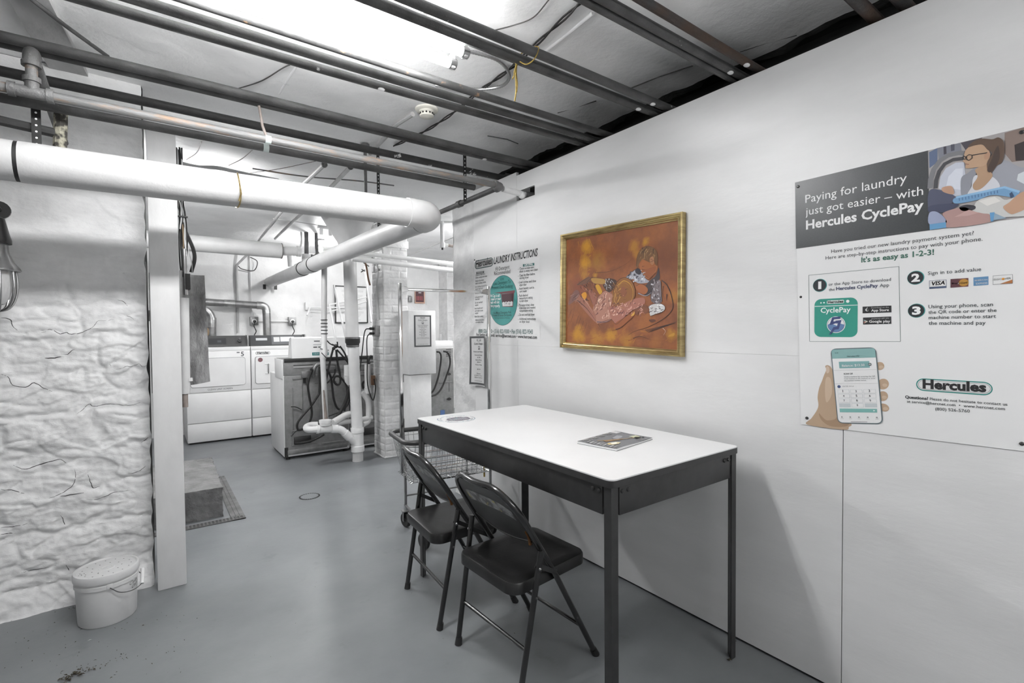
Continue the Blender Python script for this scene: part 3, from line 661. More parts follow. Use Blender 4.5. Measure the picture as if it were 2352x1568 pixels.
for k in range(4): pr.line([(.83+.04*k, .72), (.86+.035*k, .9)], .014, 150, 3)
m.build('front_cover', t)

# ---- folding chairs
def folding_chair(name, label, loc, rot):
    t = thing(name, label, 'chair', loc, rot, 'folding chairs at the table')
    TR_ = .0112
    def prof(z): return .2-.553*z if z < .389 else -.015-.628*(z-.389)
    def bx(y, z): return Vector((prof(z), y, z))
    for s in (-1, 1):
        m = MB('black_enamel'); m.tube([bx(s*.2, z) for z in (.016, .1, .25, .389, .47)], TR_); m.build('front_leg', t, local=True)
        m = MB('rubber_black'); m.tube([bx(s*.2, .0), bx(s*.2, .03)], [.0155, .0135]); m.build('foot_cap', t, local=True)
        m = MB('black_enamel'); m.tube([(-.2, s*.205, .016), (-.112, s*.2235, .519)], TR_); m.tube([(-.121, s*.222, .47), (-.112, s*.2235, .522)], .0122)
        m.sphere((-.125, s*.233, .462), .006, 'steel', 8); m.sphere((-.139, s*.229, .36), .005, 'black_metal', 8); m.build('rear_leg', t, local=True)
        m = MB('rubber_black'); m.tube([(-.2, s*.205, 0), (-.1955, s*.206, .03)], [.0155, .0135]); m.build('foot_cap', t, local=True)
        m = MB('black_metal'); a, b = Vector((-.123, s*.212, .468)), Vector((-.034, s*.2115, .417)); d = (b-a).normalized(); n = Vector((-d.z, 0, d.x))*.009
        m.prism([a+n-d*.008, b+n+d*.008, b-n+d*.008, a-n-d*.008], (0, s*.0025, 0)); m.build('hinge_link', t, local=True)
    # back frame: the two tubes carry on up and bend over the top
    zt = .748; P = [bx(-.2, .46), bx(-.2, .6)]; rc = .12
    ca = [(-.2, zt-rc)]+[(-.2+rc-rc*math.cos(R(a)), zt-rc+rc*math.sin(R(a))) for a in range(10, 91, 10)]
    P += [bx(y, z) for y, z in ca]; Q = [bx(-y, z) for y, z in reversed(ca)]
    bow = [bx(y, zt)+Vector((-.012*math.cos(y/.08*math.pi/2), 0, 0)) for y in (-.05, 0, .05)]
    m = MB('black_enamel'); m.tube(P+bow+Q+[bx(.2, .6), bx(.2, .46)], TR_+.0012, seg=14); m.build('back_frame', t, local=True)
    def back(a, b):
        zlow = .545-.028*math.cos((a-.5)*math.pi); y = -.196+.392*a; zz_ = zlow+(zt-.006-zlow)*b
        cor = max(0, abs(y)-(.2-rc)); lim = zt-rc+math.sqrt(max(0, rc*rc-cor*cor))-.006; zz_ = min(zz_, zlow+(lim-zlow)*b)
        return bx(y, zz_)+Vector((-.022*math.cos((a-.5)*math.pi)*(.6+.4*b), 0, 0))
    m = MB('panel_enamel'); m.quadgrid(back, 20, 10); m.quadgrid(lambda a, b: back(a, b)+Vector((.003, 0, .0015)), 20, 10)
    m.tube([back(a/20, 0)+Vector((0, 0, 0)) for a in range(21)], .0045, 'black_enamel', seg=8); m.build('backrest', t, local=True)
    m = MB('worn_tape'); m.quadgrid(lambda a, b: back(.1+.72*a, .5+.22*b+.08*math.sin(a*3.1))+Vector((-.0013, 0, 0)), 20, 4); m.build('worn_label', t, local=True)
    m = MB('rust_streak'); m.tube(smoothpath([back(.06, .02)+Vector((-.005, 0, -.012)), back(.05, .12)+Vector((-.007, 0, 0)), back(.045, .3)+Vector((-.006, 0, 0))], 5), [.0075]+[.006-.0003*k for k in range(10)], seg=8); m.build('rust_streak', t, local=True)
    # seat: pressed pan with rounded corners and a deep skirt
    def so(z, g, dz=0):
        P = []
        hw0, hw1, x0, x1, r = .187-g, .177-g, -.215+g, .182-g, .05
        for (xx, yy, a0) in ((x1-r, hw1-r, 0), (x0+r, hw0-r, 90), (x0+r, -hw0+r, 180), (x1-r, -hw1+r, 270)):
            for k in range(9):
                a = R(a0+90*k/8); P.append(Vector((xx+r*math.cos(a), yy+r*math.sin(a), z+dz+.035*(xx+.2))))
        return P
    rings = [so(.365, .002), so(.366, 0), so(.4, 0), so(.407, .003), so(.409, .01), so(.4055, .05), so(.404, .09)]
    vs = [p for q_ in rings for p in q_]; n = len(rings[0]); fs = []
    for i in range(len(rings)-1): fs += [[i*n+k, i*n+(k+1) % n, (i+1)*n+(k+1) % n, (i+1)*n+k] for k in range(n)]
    fs.append([(len(rings)-1)*n+k for k in range(n)])
    m = MB('seat_enamel'); m.add(vs, fs); m.add([p for p in so(.37, .004)], [list(range(n))[::-1]]); m.build('seat', t, local=True)
    MB('black_enamel').tube([(-.17, -.21, .172), (-.17, .21, .172)], .0075, seg=10).build('rear_stretcher', t, local=True)
    MB('black_enamel').tube([bx(-.2, .15), bx(.2, .15)], .0075, seg=10).build('front_stretcher', t, local=True)
    return t
c1 = folding_chair('folding_chair', 'black metal folding chair nearer the viewer, rust streak at the base of its backrest', (1.223, 1.592, 0), R(2.0))
dup(c1, (1.217, 2.12, 0), R(-4.3), 'black metal folding chair farther from the viewer, tucked in by the wire laundry cart')

# ---- wire laundry cart with hanging rail
t = thing('laundry_cart', 'chrome wire laundry cart on casters with a tall hanging rail, behind the table', 'laundry cart', (1.55, 2.838, 0), R(-8))
HL, HW, ZT, ZBm = .335, .205, .655, .4
def ring(z, g, n=7, r=.075):
    return [Vector((p.x, p.y, z)) for p in rr_outline(-HL+g, -HW+g, HL-g, HW-g, r, z, n)]
m = MB('rubber_black'); rim = ring(ZT, 0); m.tube(rim, .0155, 'appliance_dark', seg=12, closed=True)
m.build('rim_bumper', t, local=True)
m = MB('chrome')
for k, z in enumerate((.625, .585, .545, .505, .465, .43)): m.tube(ring(z, .012+.05*(ZT-z)/.25), .0022, seg=6, closed=True)
m.tube(ring(ZBm, .07, r=.05), .003, seg=6, closed=True)
nn = 17
for k in range(nn):
    x = -HL+.06+(2*HL-.12)*k/(nn-1)
    m.tube(smoothpath([(x, -HW+.01, ZT-.005), (x, -HW+.06, ZBm+.03), (x*.97, -HW+.085, ZBm), (x*.97, HW-.085, ZBm), (x, HW-.06, ZBm+.03), (x, HW-.01, ZT-.005)], 3), .0019, seg=5)
for k in range(10):
    y = -HW+.055+(2*HW-.11)*k/9
    m.tube(smoothpath([(-HL+.01, y, ZT-.005), (-HL+.06, y*.95, ZBm+.03), (-HL+.085, y*.92, ZBm), (HL-.085, y*.92, ZBm), (HL-.06, y*.95, ZBm+.03), (HL-.01, y, ZT-.005)], 3), .0019, seg=5)
m.build('wire_basket', t, local=True)
m = MB('steel')
for sx in (-1, 1):
    for sy in (-1, 1):
        m.tube([(sx*(HL-.112), (sy*(HW-.012)+.025), .135), (sx*(HL-.112), (sy*(HW-.012)+.025), .56)], .009, seg=10)
    m.tube([(sx*(HL-.112), -(HW-.012)+.025, .145), (sx*(HL-.112), HW-.012+.025, .145)], .008, seg=10)
for sy in (-1, 1): m.tube([(-(HL-.112), (sy*(HW-.012)+.025), .21), (HL-.075, (sy*(HW-.012)+.025), .21)], .006, seg=10)
m.build('frame', t, local=True)
for sx in (-1, 1):
    for sy in (-1, 1):
        x, y = sx*(HL-.112), (sy*(HW-.012)+.025); m = MB('rubber_black'); m.lathe([(.018, -.012), (.044, -.014), (.05, -.007), (.05, .007), (.044, .014), (.018, .012)], (x, y, .05), axis=(1, .3, 0), seg=24)
        m.tube([(x-.02, y-.006, .05), (x+.02, y+.006, .05)], .011, 'steel', seg=10)
        for s2 in (-1, 1): m.prism([(x+s2*.021, y-.014, .045), (x+s2*.021, y+.014, .045), (x+s2*.021, y+.024, .11), (x+s2*.021, y-.024, .11)], (.002, 0, 0), 'galvanised')
        m.box((x-.026, y-.024, .106), (x+.026, y+.024, .112), 'galvanised'); m.tube([(x, y, .11), (x, y, .15)], .013, 'chrome'); m.build('caster', t, local=True)
m = MB('chrome')
zr = 1.585
for sx in (-1, 1):
    m = MB('chrome'); m.box((sx*(HL-.032)-.011, -.011, .43), (sx*(HL-.032)+.011, .011, zr+.025), bev=.003); m.build('rail_post', t, local=True)
m = MB('chrome'); m.box((-(HL-.032), -.009, zr-.022), (HL-.032, .009, zr-.004), bev=.003)
for sx in (-1, 1): m.prism([(sx*(HL-.042), -.012, zr+.01), (sx*(HL-.042), -.012, zr-.03), (sx*(HL-.082), -.012, zr-.024), (sx*(HL-.082), -.012, zr-.002)], (0, .024, 0), 'steel')
m.build('hanging_rail', t, local=True)
m = MB('twine'); m.tube([(HL-.1, -.05, ZBm+.005), (HL-.1, -.05, ZBm-.06)], .006, seg=8); m.build('cord_tag', t, local=True)

# ---- bucket by the stone wall
bx_, by_ = -.187, 2.955
t = thing('bucket', 'white plastic lidded bucket on the floor at the foot of the stone wall', 'bucket', (bx_, by_, 0))
m = MB('bucket_plastic'); m.lathe([(.001, .004), (.1, .004), (.104, 0), (.108, .006), (.1145, .17), (.1185, .172), (.1185, .188), (.1155, .19), (.116, .203), (.112, .205), (.11, .19), (.102, .012), (.001, .01)], (bx_, by_, 0), seg=56, caps=False); m.build('body', t)
m = MB('bucket_plastic'); m.lathe([(.121, .2), (.1225, .206), (.1225, .226), (.1195, .234), (.112, .235), (.108, .229), (.03, .2275), (.028, .2295), (.021, .2295), (.019, .2275), (.001, .228)], (bx_, by_, 0), seg=56, caps=False)
for k, (a, r_) in enumerate([(a, r_) for r_ in (.055, .09) for a in range(0, 360, 40 if r_ < .06 else 24)]+[(195, .1), (200, .092), (190, .08), (205, .08), (184, .094)]):
    m.lathe([(.0028, 0), (.0001, .0006)], (bx_+r_*math.cos(R(a)), by_+r_*math.sin(R(a)), .2288), 'black_plastic', seg=8, caps=False)
m.build('lid', t)
def rot_pt(a, r_, z): return Vector((bx_+r_*math.cos(R(a)), by_+r_*math.sin(R(a)), z))
m = MB('bucket_plastic'); m.box(Vector((-.011, -.004, -.008))+rot_pt(-82, .119, .18), Vector((.011, .004, .014))+rot_pt(-82, .119, .18), bev=.002)
m.build('handle_lug', t)
m = MB('pipe_dark'); wire = [rot_pt(-82, .124, .178), rot_pt(-66, .127, .145), rot_pt(-45, .13, .13), rot_pt(-25, .132, .128), rot_pt(-8, .132, .132), rot_pt(14, .13, .15), rot_pt(60, .127, .17), rot_pt(98, .123, .178)]
m.tube(smoothpath(wire, 6), .0018, seg=6); m.build('wire_handle', t)
m = MB('white_paint'); m.tube([rot_pt(-14, .134, .126), rot_pt(8, .134, .178)], .0085, seg=12); m.build('handle_grip', t)
m = MB('bucket_plastic'); pr = Print(m, lambda u, v: rot_pt(u, .1145, v), (0, 0, 0)); pr.step = 0
for (body, a0, z0, a1, z1) in (('Clean', -42, .148, -16, .152), ('Only', -36, .128, -14, .136)): pr.text(body, (a0, z0), (a1, z1), 96, 0, shear=.35, h=.016)
m.build('handwriting', t)

# ---- jelly-jar wall lantern on the left
lx, ly = -.532, 3.06
t = thing('wall_lantern', 'unlit caged jar lantern on the stone wall at the left edge', 'wall lamp', (lx, ly, 1.45))
m = MB('black_metal'); m.lathe([(.012, .37), (.03, .36), (.042, .3), (.05, .265), (.05, .25), (.03, .25)], (lx, ly, 1.46), seg=28); m.build('cap', t)
m = MB('steel'); m.lathe([(.038, .25), (.04, .215), (.042, .205), (.056, .17), (.074, .145), (.078, .135), (.074, .132), (.05, .14)], (lx, ly, 1.46), seg=32); m.build('reflector', t)
m = MB('glass_jar'); m.lathe([(.044, .14), (.047, .06), (.04, .02), (.022, -.012), (.001, -.02)], (lx, ly, 1.46), seg=28); m.build('glass_jar', t)
m = MB('steel')
for a in range(0, 180, 45):
    P = []
    for s in (1, -1):
        q_ = [(.06, .135), (.063, .07), (.055, .01), (.034, -.03), (0, -.042)]; q_ = q_ if s == 1 else q_[::-1][1:]
        P += [Vector((lx+s*r_*math.cos(R(a+18)), ly+s*r_*math.sin(R(a+18)), 1.46+z)) for r_, z in q_]
    m.tube(smoothpath(P, 4), .0045, seg=8)
m.build('wire_guard', t)
m = MB('black_metal'); m.tube(smoothpath([(lx, ly, 1.8), (lx, ly, 1.86), (lx-.01, ly+.06, 1.885), (lx-.01, 3.2, 1.88)], 5), .012, seg=10); m.lathe([(.04, 0), (.04, .012)], (lx-.01, 3.2, 1.88), axis=(0, -1, 0), seg=20); m.build('bracket', t)

# ---- behind the post: conduit sleeve, grey sheeting and wire bundle
m = MB('pvc_white'); m.tube([(.152, 3.31, .975), (.152, 3.31, 1.0), (.156, 3.31, 1.51)], [.021, .024, .024], seg=20); m.box((-.006, 3.3, 1.38), (.14, 3.32, 1.41), 'galvanised'); m.box((.168, 3.285, 1.045), (.186, 3.335, 1.062), 'white_paint'); m.tube([(.15, 3.31, .9), (.15, 3.31, .98)], .014, 'copper_paint')
tag(m.build('pipe_sleeve'), 'white plastic pipe sleeve with a rounded lower end behind the timber post', 'pipe')
sh = at_y(470, 632, 3.55); s0 = at_y(436, 632, 3.55)
def sheet(a, b):
    z = 1.66-.69*b; xr = sh.x-.004+.012*b+.02*max(0, b-.85); x = .0+xr*a
    return Vector((x, 3.5+.02*math.sin(a*9+b*3)+.012*mn.noise(Vector((a*6, b*10, 2))), z+.03*a*(b-.5)*0+.05*a*b*b))
m = MB('foil_grey'); m.quadgrid(sheet, 16, 40); m.quadgrid(lambda a, b: sheet(a, b)+Vector((.002, .05, 0)), 16, 40)
for a in (0, 1): m.quadgrid(lambda q_, b: sheet(a, b)+Vector((0, .05*q_, 0)), 2, 40)
for b in (0, 1): m.quadgrid(lambda a, q_: sheet(a, b)+Vector((0, .05*q_, 0)), 16, 2)
tag(m.build('plastic_sheeting', smooth=60), 'crumpled grey plastic sheeting hanging behind the timber post', 'plastic sheet')
m = MB('galvanised'); m.box((.12, 3.33, 1.3), (.152, 3.4, 1.665), bev=.004); m.box((-.006, 3.35, 1.4), (.125, 3.38, 1.44)); m.tube([(.168, 3.36, 1.53), (.165, 3.36, 1.79)], .0105, 'flex_steel', seg=12); m.box((.165, 3.34, 1.56), (.19, 3.42, 1.65), 'black_plastic', bev=.003)
tag(m.build('junction_box'), 'narrow metal junction box with a short steel conduit behind the timber post', 'electrical box')
m = MB('rubber_black'); rs = random.Random(4)
for k in range(9):
    x = .136+.006*k*.6; top = 2.36-.02*rs.random(); P = [(x+.008*rs.random(), 3.36+.02*rs.random(), top)]
    for z in (2.2, 2.05, 1.98, 1.85, 1.72): P.append((x+.012*rs.random()+(.004 if z < 2 else 0), 3.36+.03*rs.random(), z))
    P.append((.15+.004*k*.5, 3.36, 1.63)); m.tube(smoothpath(P, 5), .004, ['rubber_black', 'pipe_dark', 'white_paint', 'rubber_black', 'tan_card'][k % 5], seg=7)
for d in (0, .008): m.tube(smoothpath([(.16, 3.37, 1.94), (.175+d, 3.38, 1.88), (.205+d, 3.39, 1.8), (.212+d, 3.4, 1.74), (.195+d, 3.41, 1.665)], 6), .006, seg=8)
m.tube(smoothpath([(.148, 3.35, 2.05), (.165, 3.36, 1.98), (.18, 3.37, 1.82), (.2, 3.38, 1.72), (.202, 3.38, 1.66)], 6), .003, 'beam_paint', seg=6)
m.tube(smoothpath([(.135, 3.345, 2.07), (.152, 3.35, 2.04), (.156, 3.355, 1.97), (.148, 3.36, 1.9)], 6), .0035, 'white_paint', seg=6)
m.box((.135, 3.34, 1.965), (.185, 3.36, 1.972)); tag(m.build('cable_bundle'), 'tangle of black and grey cables dropping behind the timber post', 'cables')

# ---- floor items
bA = [at_z(425, 1058, .21), at_z(486, 1050, .21), at_z(511, 1118, .21), at_z(425, 1128, .21)]
bl = MB('stone_block'); x1a, x1b = bA[1].x, bA[2].x; y0, y1 = bA[2].y, bA[1].y
def blk(a, b, top):
    if top: x = -.25+(x1b+(x1a-x1b)*b+.25)*a; p = Vector((x, y0+(y1-y0)*b, .21))
    else: x = -.25+(x1b+.25)*a; p = Vector((x, y0, .21*b))
    return p
def jit(p): return p+Vector((0, -.5, .3))*.02*mn.noise(p*9)+Vector((1, -1, 0))*.008*mn.noise(p*31)
bl.quadgrid(lambda a, b: jit(blk(a, b, True)), 40, 50); bl.quadgrid(lambda a, b: jit(blk(a, b, False)), 60, 22)
bl.quadgrid(lambda a, b: jit(Vector((x1b+(x1a-x1b)*a, y0+(y1-y0)*a, .21*b))), 50, 22)
tag(bl.build('stone_block', smooth=60, recalc=False), 'rough grey stone block step on the floor just past the timber post', 'stone block')
m = MB('grate_metal'); g0 = on_floor(565, 1190); g1 = on_floor(524, 1092); x0, x1 = g0.x-.085, g0.x
m.box((x0, g0.y, .0005), (x1, g1.y, .006)); m.box((x0+.03, g0.y+.03, .0062), (x0+.034, g1.y, .009)); m.box((x1-.03, g0.y+.03, .0062), (x1-.026, g1.y, .009))
m.box((-.2, g0.y, .0005), (x1, g0.y+.07, .0065)); x = -.19
while x < x1-.02:
    for yy in (.012, .034, .052): m.box((x, g0.y+yy, .0066), (x+.012, g0.y+yy+.012, .0072), 'black_plastic')
    x += .022
for k in range(5): m.box((x0+.012+k*.014, g1.y-.05, .0062), (x0+.02+k*.014, g1.y-.01, .007), 'black_plastic')
tag(m.build('floor_drain'), 'narrow slotted trench drain in the floor around the stone block', 'drain')
m = MB('floor_paint'); c = on_floor(711, 1140); m.lathe([(.075, 0), (.075, .003), (.001, .0035)], (c.x, c.y, 0), seg=40, caps=False)
for k in range(26):
    a = 2*math.pi*k/26; m.box((c.x+.072*math.cos(a)-.006, c.y+.072*math.sin(a)-.006, .003), (c.x+.072*math.cos(a)+.006, c.y+.072*math.sin(a)+.006, .0042), 'black_plastic')
tag(m.build('cleanout_cover'), 'round grey cleanout cover in the middle of the floor', 'floor cover')
m = MB('leaf_litter'); rs = random.Random(11)
def clump(u, v, n, sp, big):
    c = on_floor(u, v)
    for k in range(n):
        x, y = c.x+rs.gauss(0, sp), c.y+rs.gauss(0, sp*.7); a = rs.random()*6.28; l = big*(.4+rs.random()); w_ = l*.35; z = .002+rs.random()*.008
        ca, sa = math.cos(a), math.sin(a)
        m.add([(x-l*ca, y-l*sa, z), (x+w_*sa, y-w_*ca, z+.004*rs.random()), (x+l*ca, y+l*sa, z), (x-w_*sa, y+w_*ca, z+.003)], [[0, 1, 2, 3]], 'leaf_litter')
clump(165, 1555, 50, .02, .008); clump(205, 1537, 16, .03, .005); clump(270, 1515, 18, .04, .004); clump(180, 1395, 16, .035, .005); clump(1676, 1519, 10, .006, .006); clump(1685, 1478, 6, .005, .005)
for k in range(70):
    u, v = rs.uniform(10, 460), rs.uniform(1400, 1568); clump(u, v, 1, .001, .004)
for k in range(40):
    u, v = rs.uniform(430, 1380), rs.uniform(1180, 1560); clump(u, v, 1, .001, .0022)
o = m.build('leaf_litter', recalc=False); tag(o, 'scattered dark leaf scraps and dirt on the floor at the lower left', 'debris'); o['kind'] = 'stuff'
m = MB('white_paint'); c = on_floor(206, 1470); m.add([(c.x-.008, c.y, .001), (c.x, c.y-.003, .003), (c.x+.008, c.y+.001, .001), (c.x, c.y+.003, .002)], [[0, 1, 2, 3]])
tag(m.build('paper_scrap'), 'tiny white paper scrap on the floor in front of the bucket', 'scrap')
# ================================================================== POSTERS, SIGNS AND THE PAINTING
def wall_print(mb, x): 
    p = Print(mb, lambda s, z: Vector((x, -s, z)), (-1, 0, 0)); return p
def mk(u0, v0, k, x=W):                                            # points read from an enlarged view of the photograph, as (along wall, height)
    def q(a, b):
        p = at_x(u0+a/k, v0+b/k, x); return (-p.y, p.z)
    return q
def sheet_on_wall(corners, th, m, x=W):
    b = MB(m); b.prism([Vector((x-.0006, -s, z)) for s, z in corners], (-th, 0, 0)); return b
INK, GREEN, TEAL = (38, 40, 42), (58, 98, 84), (40, 138, 128)

# ---- large payment poster
qa, qb = mk(1820, 280, 3.564), mk(1820, 640, 3.825)
XP = W-.0034
c = [qa(25, 497), (-.262, 1.869), (-.256, .966), qb(80, 1277)]
t = thing('payment_poster', 'large payment poster with a dark heading and a hand holding a phone', 'poster', (W, .57, .96))
sheet_on_wall(c, .0022, flat(226, .4)).build('poster_sheet', t)
m = MB(flat(214)); pr = wall_print(m, XP+.0005)
rx = -.262
def ext(pt, pt2, s): k = (s-pt[0])/(pt2[0]-pt[0]); return (s, pt[1]+(pt2[1]-pt[1])*k)
tl, tr0, br0, bl = qa(25, 497), qa(1113, 235), qa(1128, 887), qa(37, 1038)
pr.poly([tl, tr0, br0, bl], 'dark_plaque'); pr.poly([(bl[0]-.002, bl[1]), tl, bl], 'dark_plaque')
T = lambda s, a, b, c_, bold=0, q=qa, **k: pr.text(s, q(*a), q(*b), c_, bold=bold, **k)
T('Paying for laundry', (110, 665), (940, 492), 228); T('just got easier – with', (112, 766), (1073, 597), 228); T('Hercules CyclePay', (115, 880), (1078, 720), 232, .028)
T('Have you tried our new laundry payment system yet?', (322, 1073), (1488, 925), (52, 56, 58)); T('Here are step-by-step instructions to pay with your phone.', (275, 1127), (1560, 972), (52, 56, 58))
T("It's as easy as 1-2-3!", (567, 1150), (1163, 1086), (62, 104, 90), .026)
# the printed photograph at top right
ph = [tr0, (rx, 1.8685), ext(br0, qa(1896, 785), rx), br0]
pr.poly(ph, (158, 154, 154)); TRp = lambda pts: [(lambda p: (rx, p[1]+.003) if x >= 1888 else p)(qa(x, y)) for x, y in pts]
def curvy(P, n=5):                                                   # closed outline with its corners eased
    out = []; k = len(P)
    for i in range(k):
        a, b, c_, d = [Vector(P[(i+j) % k]) for j in (-1, 0, 1, 2)]
        out += [tuple(_cr(a, b, c_, d, q_/n)) for q_ in range(n)]
    return out
def _cr(a, b, c_, d, t): return .5*((2*b)+(c_-a)*t+(2*a-5*b+4*c_-d)*t*t+(3*b-a-3*c_+d)*t**3)
pp = lambda pts, c_, l=2: pr.poly(curvy(TRp(pts)) if l >= 5 and len(pts) > 4 else TRp(pts), c_, l)
pp([(1122, 250), (1190, 215), (1190, 330), (1125, 380)], (86, 100, 128)); pp([(1190, 215), (1380, 172), (1390, 250), (1200, 320)], (120, 122, 132)); pp([(1380, 172), (1560, 130), (1500, 190), (1440, 260)], (70, 66, 74), 2)
pp([(1740, 92), (1890, 52), (1893, 330), (1800, 330), (1740, 260)], (128, 112, 104), 2); pp([(1820, 190), (1892, 160), (1893, 335), (1830, 320)], (52, 44, 44), 3)
pp([(1240, 205), (1262, 200), (1265, 262), (1242, 270)], (62, 60, 70), 3); pp([(1300, 188), (1330, 182), (1330, 235), (1302, 242)], (72, 74, 86), 3)
pr.line(TRp([(1130, 545), (1135, 470), (1160, 390), (1210, 320), (1280, 275), (1370, 255), (1410, 258)]), .013, (116, 116, 120), 3); pr.line(TRp([(1175, 545), (1180, 480), (1205, 405), (1250, 345), (1320, 310), (1400, 300)]), .01, (62, 62, 66), 4)
pp([(1200, 545), (1215, 450), (1260, 380), (1340, 335), (1410, 330), (1420, 450), (1395, 600), (1320, 610)], (186, 190, 202), 3); pp([(1260, 540), (1280, 450), (1340, 385), (1400, 380), (1400, 560)], (206, 210, 220), 4)
pp([(1640, 420), (1680, 320), (1760, 320), (1860, 370), (1893, 420), (1893, 640), (1800, 600), (1720, 560), (1640, 500)], (148, 150, 158), 5); pp([(1385, 465), (1440, 420), (1500, 375), (1520, 400), (1480, 480), (1440, 600), (1390, 610)], (134, 136, 144), 5)
pp([(1850, 430), (1893, 400), (1893, 560), (1840, 480)], (196, 202, 206), 6)
pp([(1470, 530), (1500, 440), (1640, 450), (1700, 540), (1560, 580), (1440, 600)], (198, 200, 206), 6)
pp([(1500, 395), (1560, 360), (1600, 350), (1620, 400), (1640, 450), (1560, 540), (1500, 560), (1480, 520), (1520, 450)], (168, 138, 112), 7)
pp([(1412, 260), (1430, 225), (1480, 190), (1560, 185), (1610, 230), (1620, 290), (1590, 350), (1540, 370), (1500, 375), (1440, 383), (1420, 375), (1425, 350), (1412, 335), (1400, 325), (1412, 300)], (178, 148, 122), 8)
pp([(1440, 210), (1490, 160), (1560, 140), (1640, 145), (1690, 130), (1730, 160), (1740, 220), (1735, 290), (1715, 340), (1680, 360), (1640, 410), (1605, 400), (1600, 330), (1640, 260), (1600, 230), (1560, 190), (1500, 195)], (88, 70, 58), 9)
pp([(1600, 390), (1640, 300), (1660, 240), (1690, 200), (1700, 300), (1660, 380), (1620, 415)], (66, 52, 46), 10); pp([(1575, 275), (1605, 250), (1625, 265), (1610, 300), (1580, 310)], (172, 136, 112), 10)
pr.line(TRp([(1600, 255), (1480, 275)]), .0022, (28, 28, 34), 11); pr.line(TRp([(1430, 285), (1450, 270), (1475, 275), (1475, 300), (1450, 318), (1432, 310), (1430, 285)]), .0022, (28, 28, 34), 11); pr.line(TRp([(1402, 285), (1402, 305), (1418, 312), (1424, 290), (1402, 280)]), .002, (28, 28, 34), 11)
pr.line(TRp([(1418, 347), (1450, 350)]), .0016, (126, 84, 76), 11)
pp([(1125, 565), (1220, 560), (1330, 605), (1340, 650), (1260, 680), (1125, 720)], (72, 76, 96), 6); pp([(1230, 540), (1300, 525), (1325, 560), (1320, 595), (1240, 575)], (176, 140, 118), 7); pp([(1128, 690), (1280, 670), (1370, 680), (1250, 740), (1130, 745)], (58, 62, 84), 8)
pp([(1340, 620), (1560, 575), (1740, 535), (1860, 580), (1830, 620), (1640, 600), (1520, 640), (1340, 670)], (110, 150, 186), 8); pr.line(TRp([(1345, 620), (1560, 575), (1740, 537), (1862, 575)]), .006, (136, 176, 208), 9)
for k in range(13): pr.line(TRp([(1370+26*k, 625-5.2*k), (1372+26*k, 648-5.2*k)]), .002, (78, 112, 150), 9)
pp([(1480, 720), (1530, 640), (1680, 610), (1760, 640), (1890, 600), (1893, 770), (1760, 780), (1640, 790), (1500, 760)], (196, 196, 194), 9); pp([(1530, 650), (1660, 615), (1710, 650), (1600, 690)], (216, 214, 210), 10)
pp([(1370, 700), (1430, 680), (1500, 690), (1490, 720), (1400, 730)], (44, 44, 52), 10)
pp([(1240, 745), (1400, 700), (1480, 730), (1560, 750), (1620, 760), (1630, 820), (1280, 866), (1260, 800)], (168, 136, 132), 10); pp([(1330, 780), (1450, 720), (1530, 745), (1440, 770)], (186, 154, 150), 11)
pp([(1125, 750), (1180, 735), (1245, 780), (1262, 830), (1128, 840)], (150, 158, 184), 10); pp([(1128, 840), (1262, 822), (1264, 866), (1130, 885)], (98, 150, 190), 11); pp([(1620, 745), (1660, 740), (1650, 815), (1628, 818)], (96, 148, 190), 11); pp([(1650, 745), (1760, 790), (1655, 806)], (140, 160, 176), 10)
pp([(1730, 700), (1780, 660), (1860, 590), (1893, 580), (1893, 700), (1830, 750), (1780, 750)], (182, 146, 122), 11)
pp([(1780, 590), (1800, 575), (1820, 610), (1790, 625)], (52, 72, 100), 10)
# steps
bxs = [qa(137, 1255), qa(875, 1183), qb(952, 551), qb(155, 550)]
for i in range(4): pr.line([bxs[i], bxs[(i+1) % 4]], .0014, (110, 124, 122), 1)
def disc(q, x, y, a, b, ch):
    c0 = q(x, y); r_ = (abs(q(x+a, y)[0]-c0[0])+abs(q(x, y+b)[1]-c0[1]))/2
    pr.ell(*c0, r_, r_, (60, 150, 145), 1); pr.ell(c0[0]-.0008, c0[1], r_*.93, r_*.93, (34, 38, 42), 2); w_ = r_*(.5 if ch != '1' else .22)
    pr.text(ch, (c0[0]-w_, c0[1]-r_*.52), (c0[0]+w_, c0[1]-r_*.52), 236, 3, bold=.045, h=r_*1.06)
disc(qa, 228, 1337, 58, 53, '1'); disc(qa, 1012, 1275, 72, 56, '2'); disc(qb, 1093, 280, 77, 62, '3')
T('or the App Store to download', (301, 1341), (810, 1300), (52, 60, 66)); T('the', (302, 1385), (350, 1380), (52, 60, 66)); T('Hercules CyclePay', (362, 1377), (703, 1352), (54, 62, 92), .024); T('App', (718, 1352), (795, 1346), (52, 60, 66))
T('Sign in to add value', (1112, 1253), (1548, 1219), (52, 60, 62))
for s, a, b in (('Using your phone, scan', (1198, 260), (1765, 240)), ('the QR code or enter the', (1198, 308), (1797, 290)), ('machine number to start', (1200, 355), (1792, 343)), ('the machine and pay', (1200, 404), (1700, 402))): T(s, a, b, (52, 60, 62), .006, q=qb)
quad = lambda q, P, c_, l=1: pr.poly([q(*p) for p in P], c_, l)
quad(qa, [(1122, 1299), (1264, 1290), (1264, 1358), (1123, 1367)], (70, 84, 110)); quad(qa, [(1126, 1302), (1261, 1293), (1261, 1342), (1126, 1351)], 212, 2); T('VISA', (1143, 1338), (1252, 1330), (50, 62, 100), .03, shear=.2)
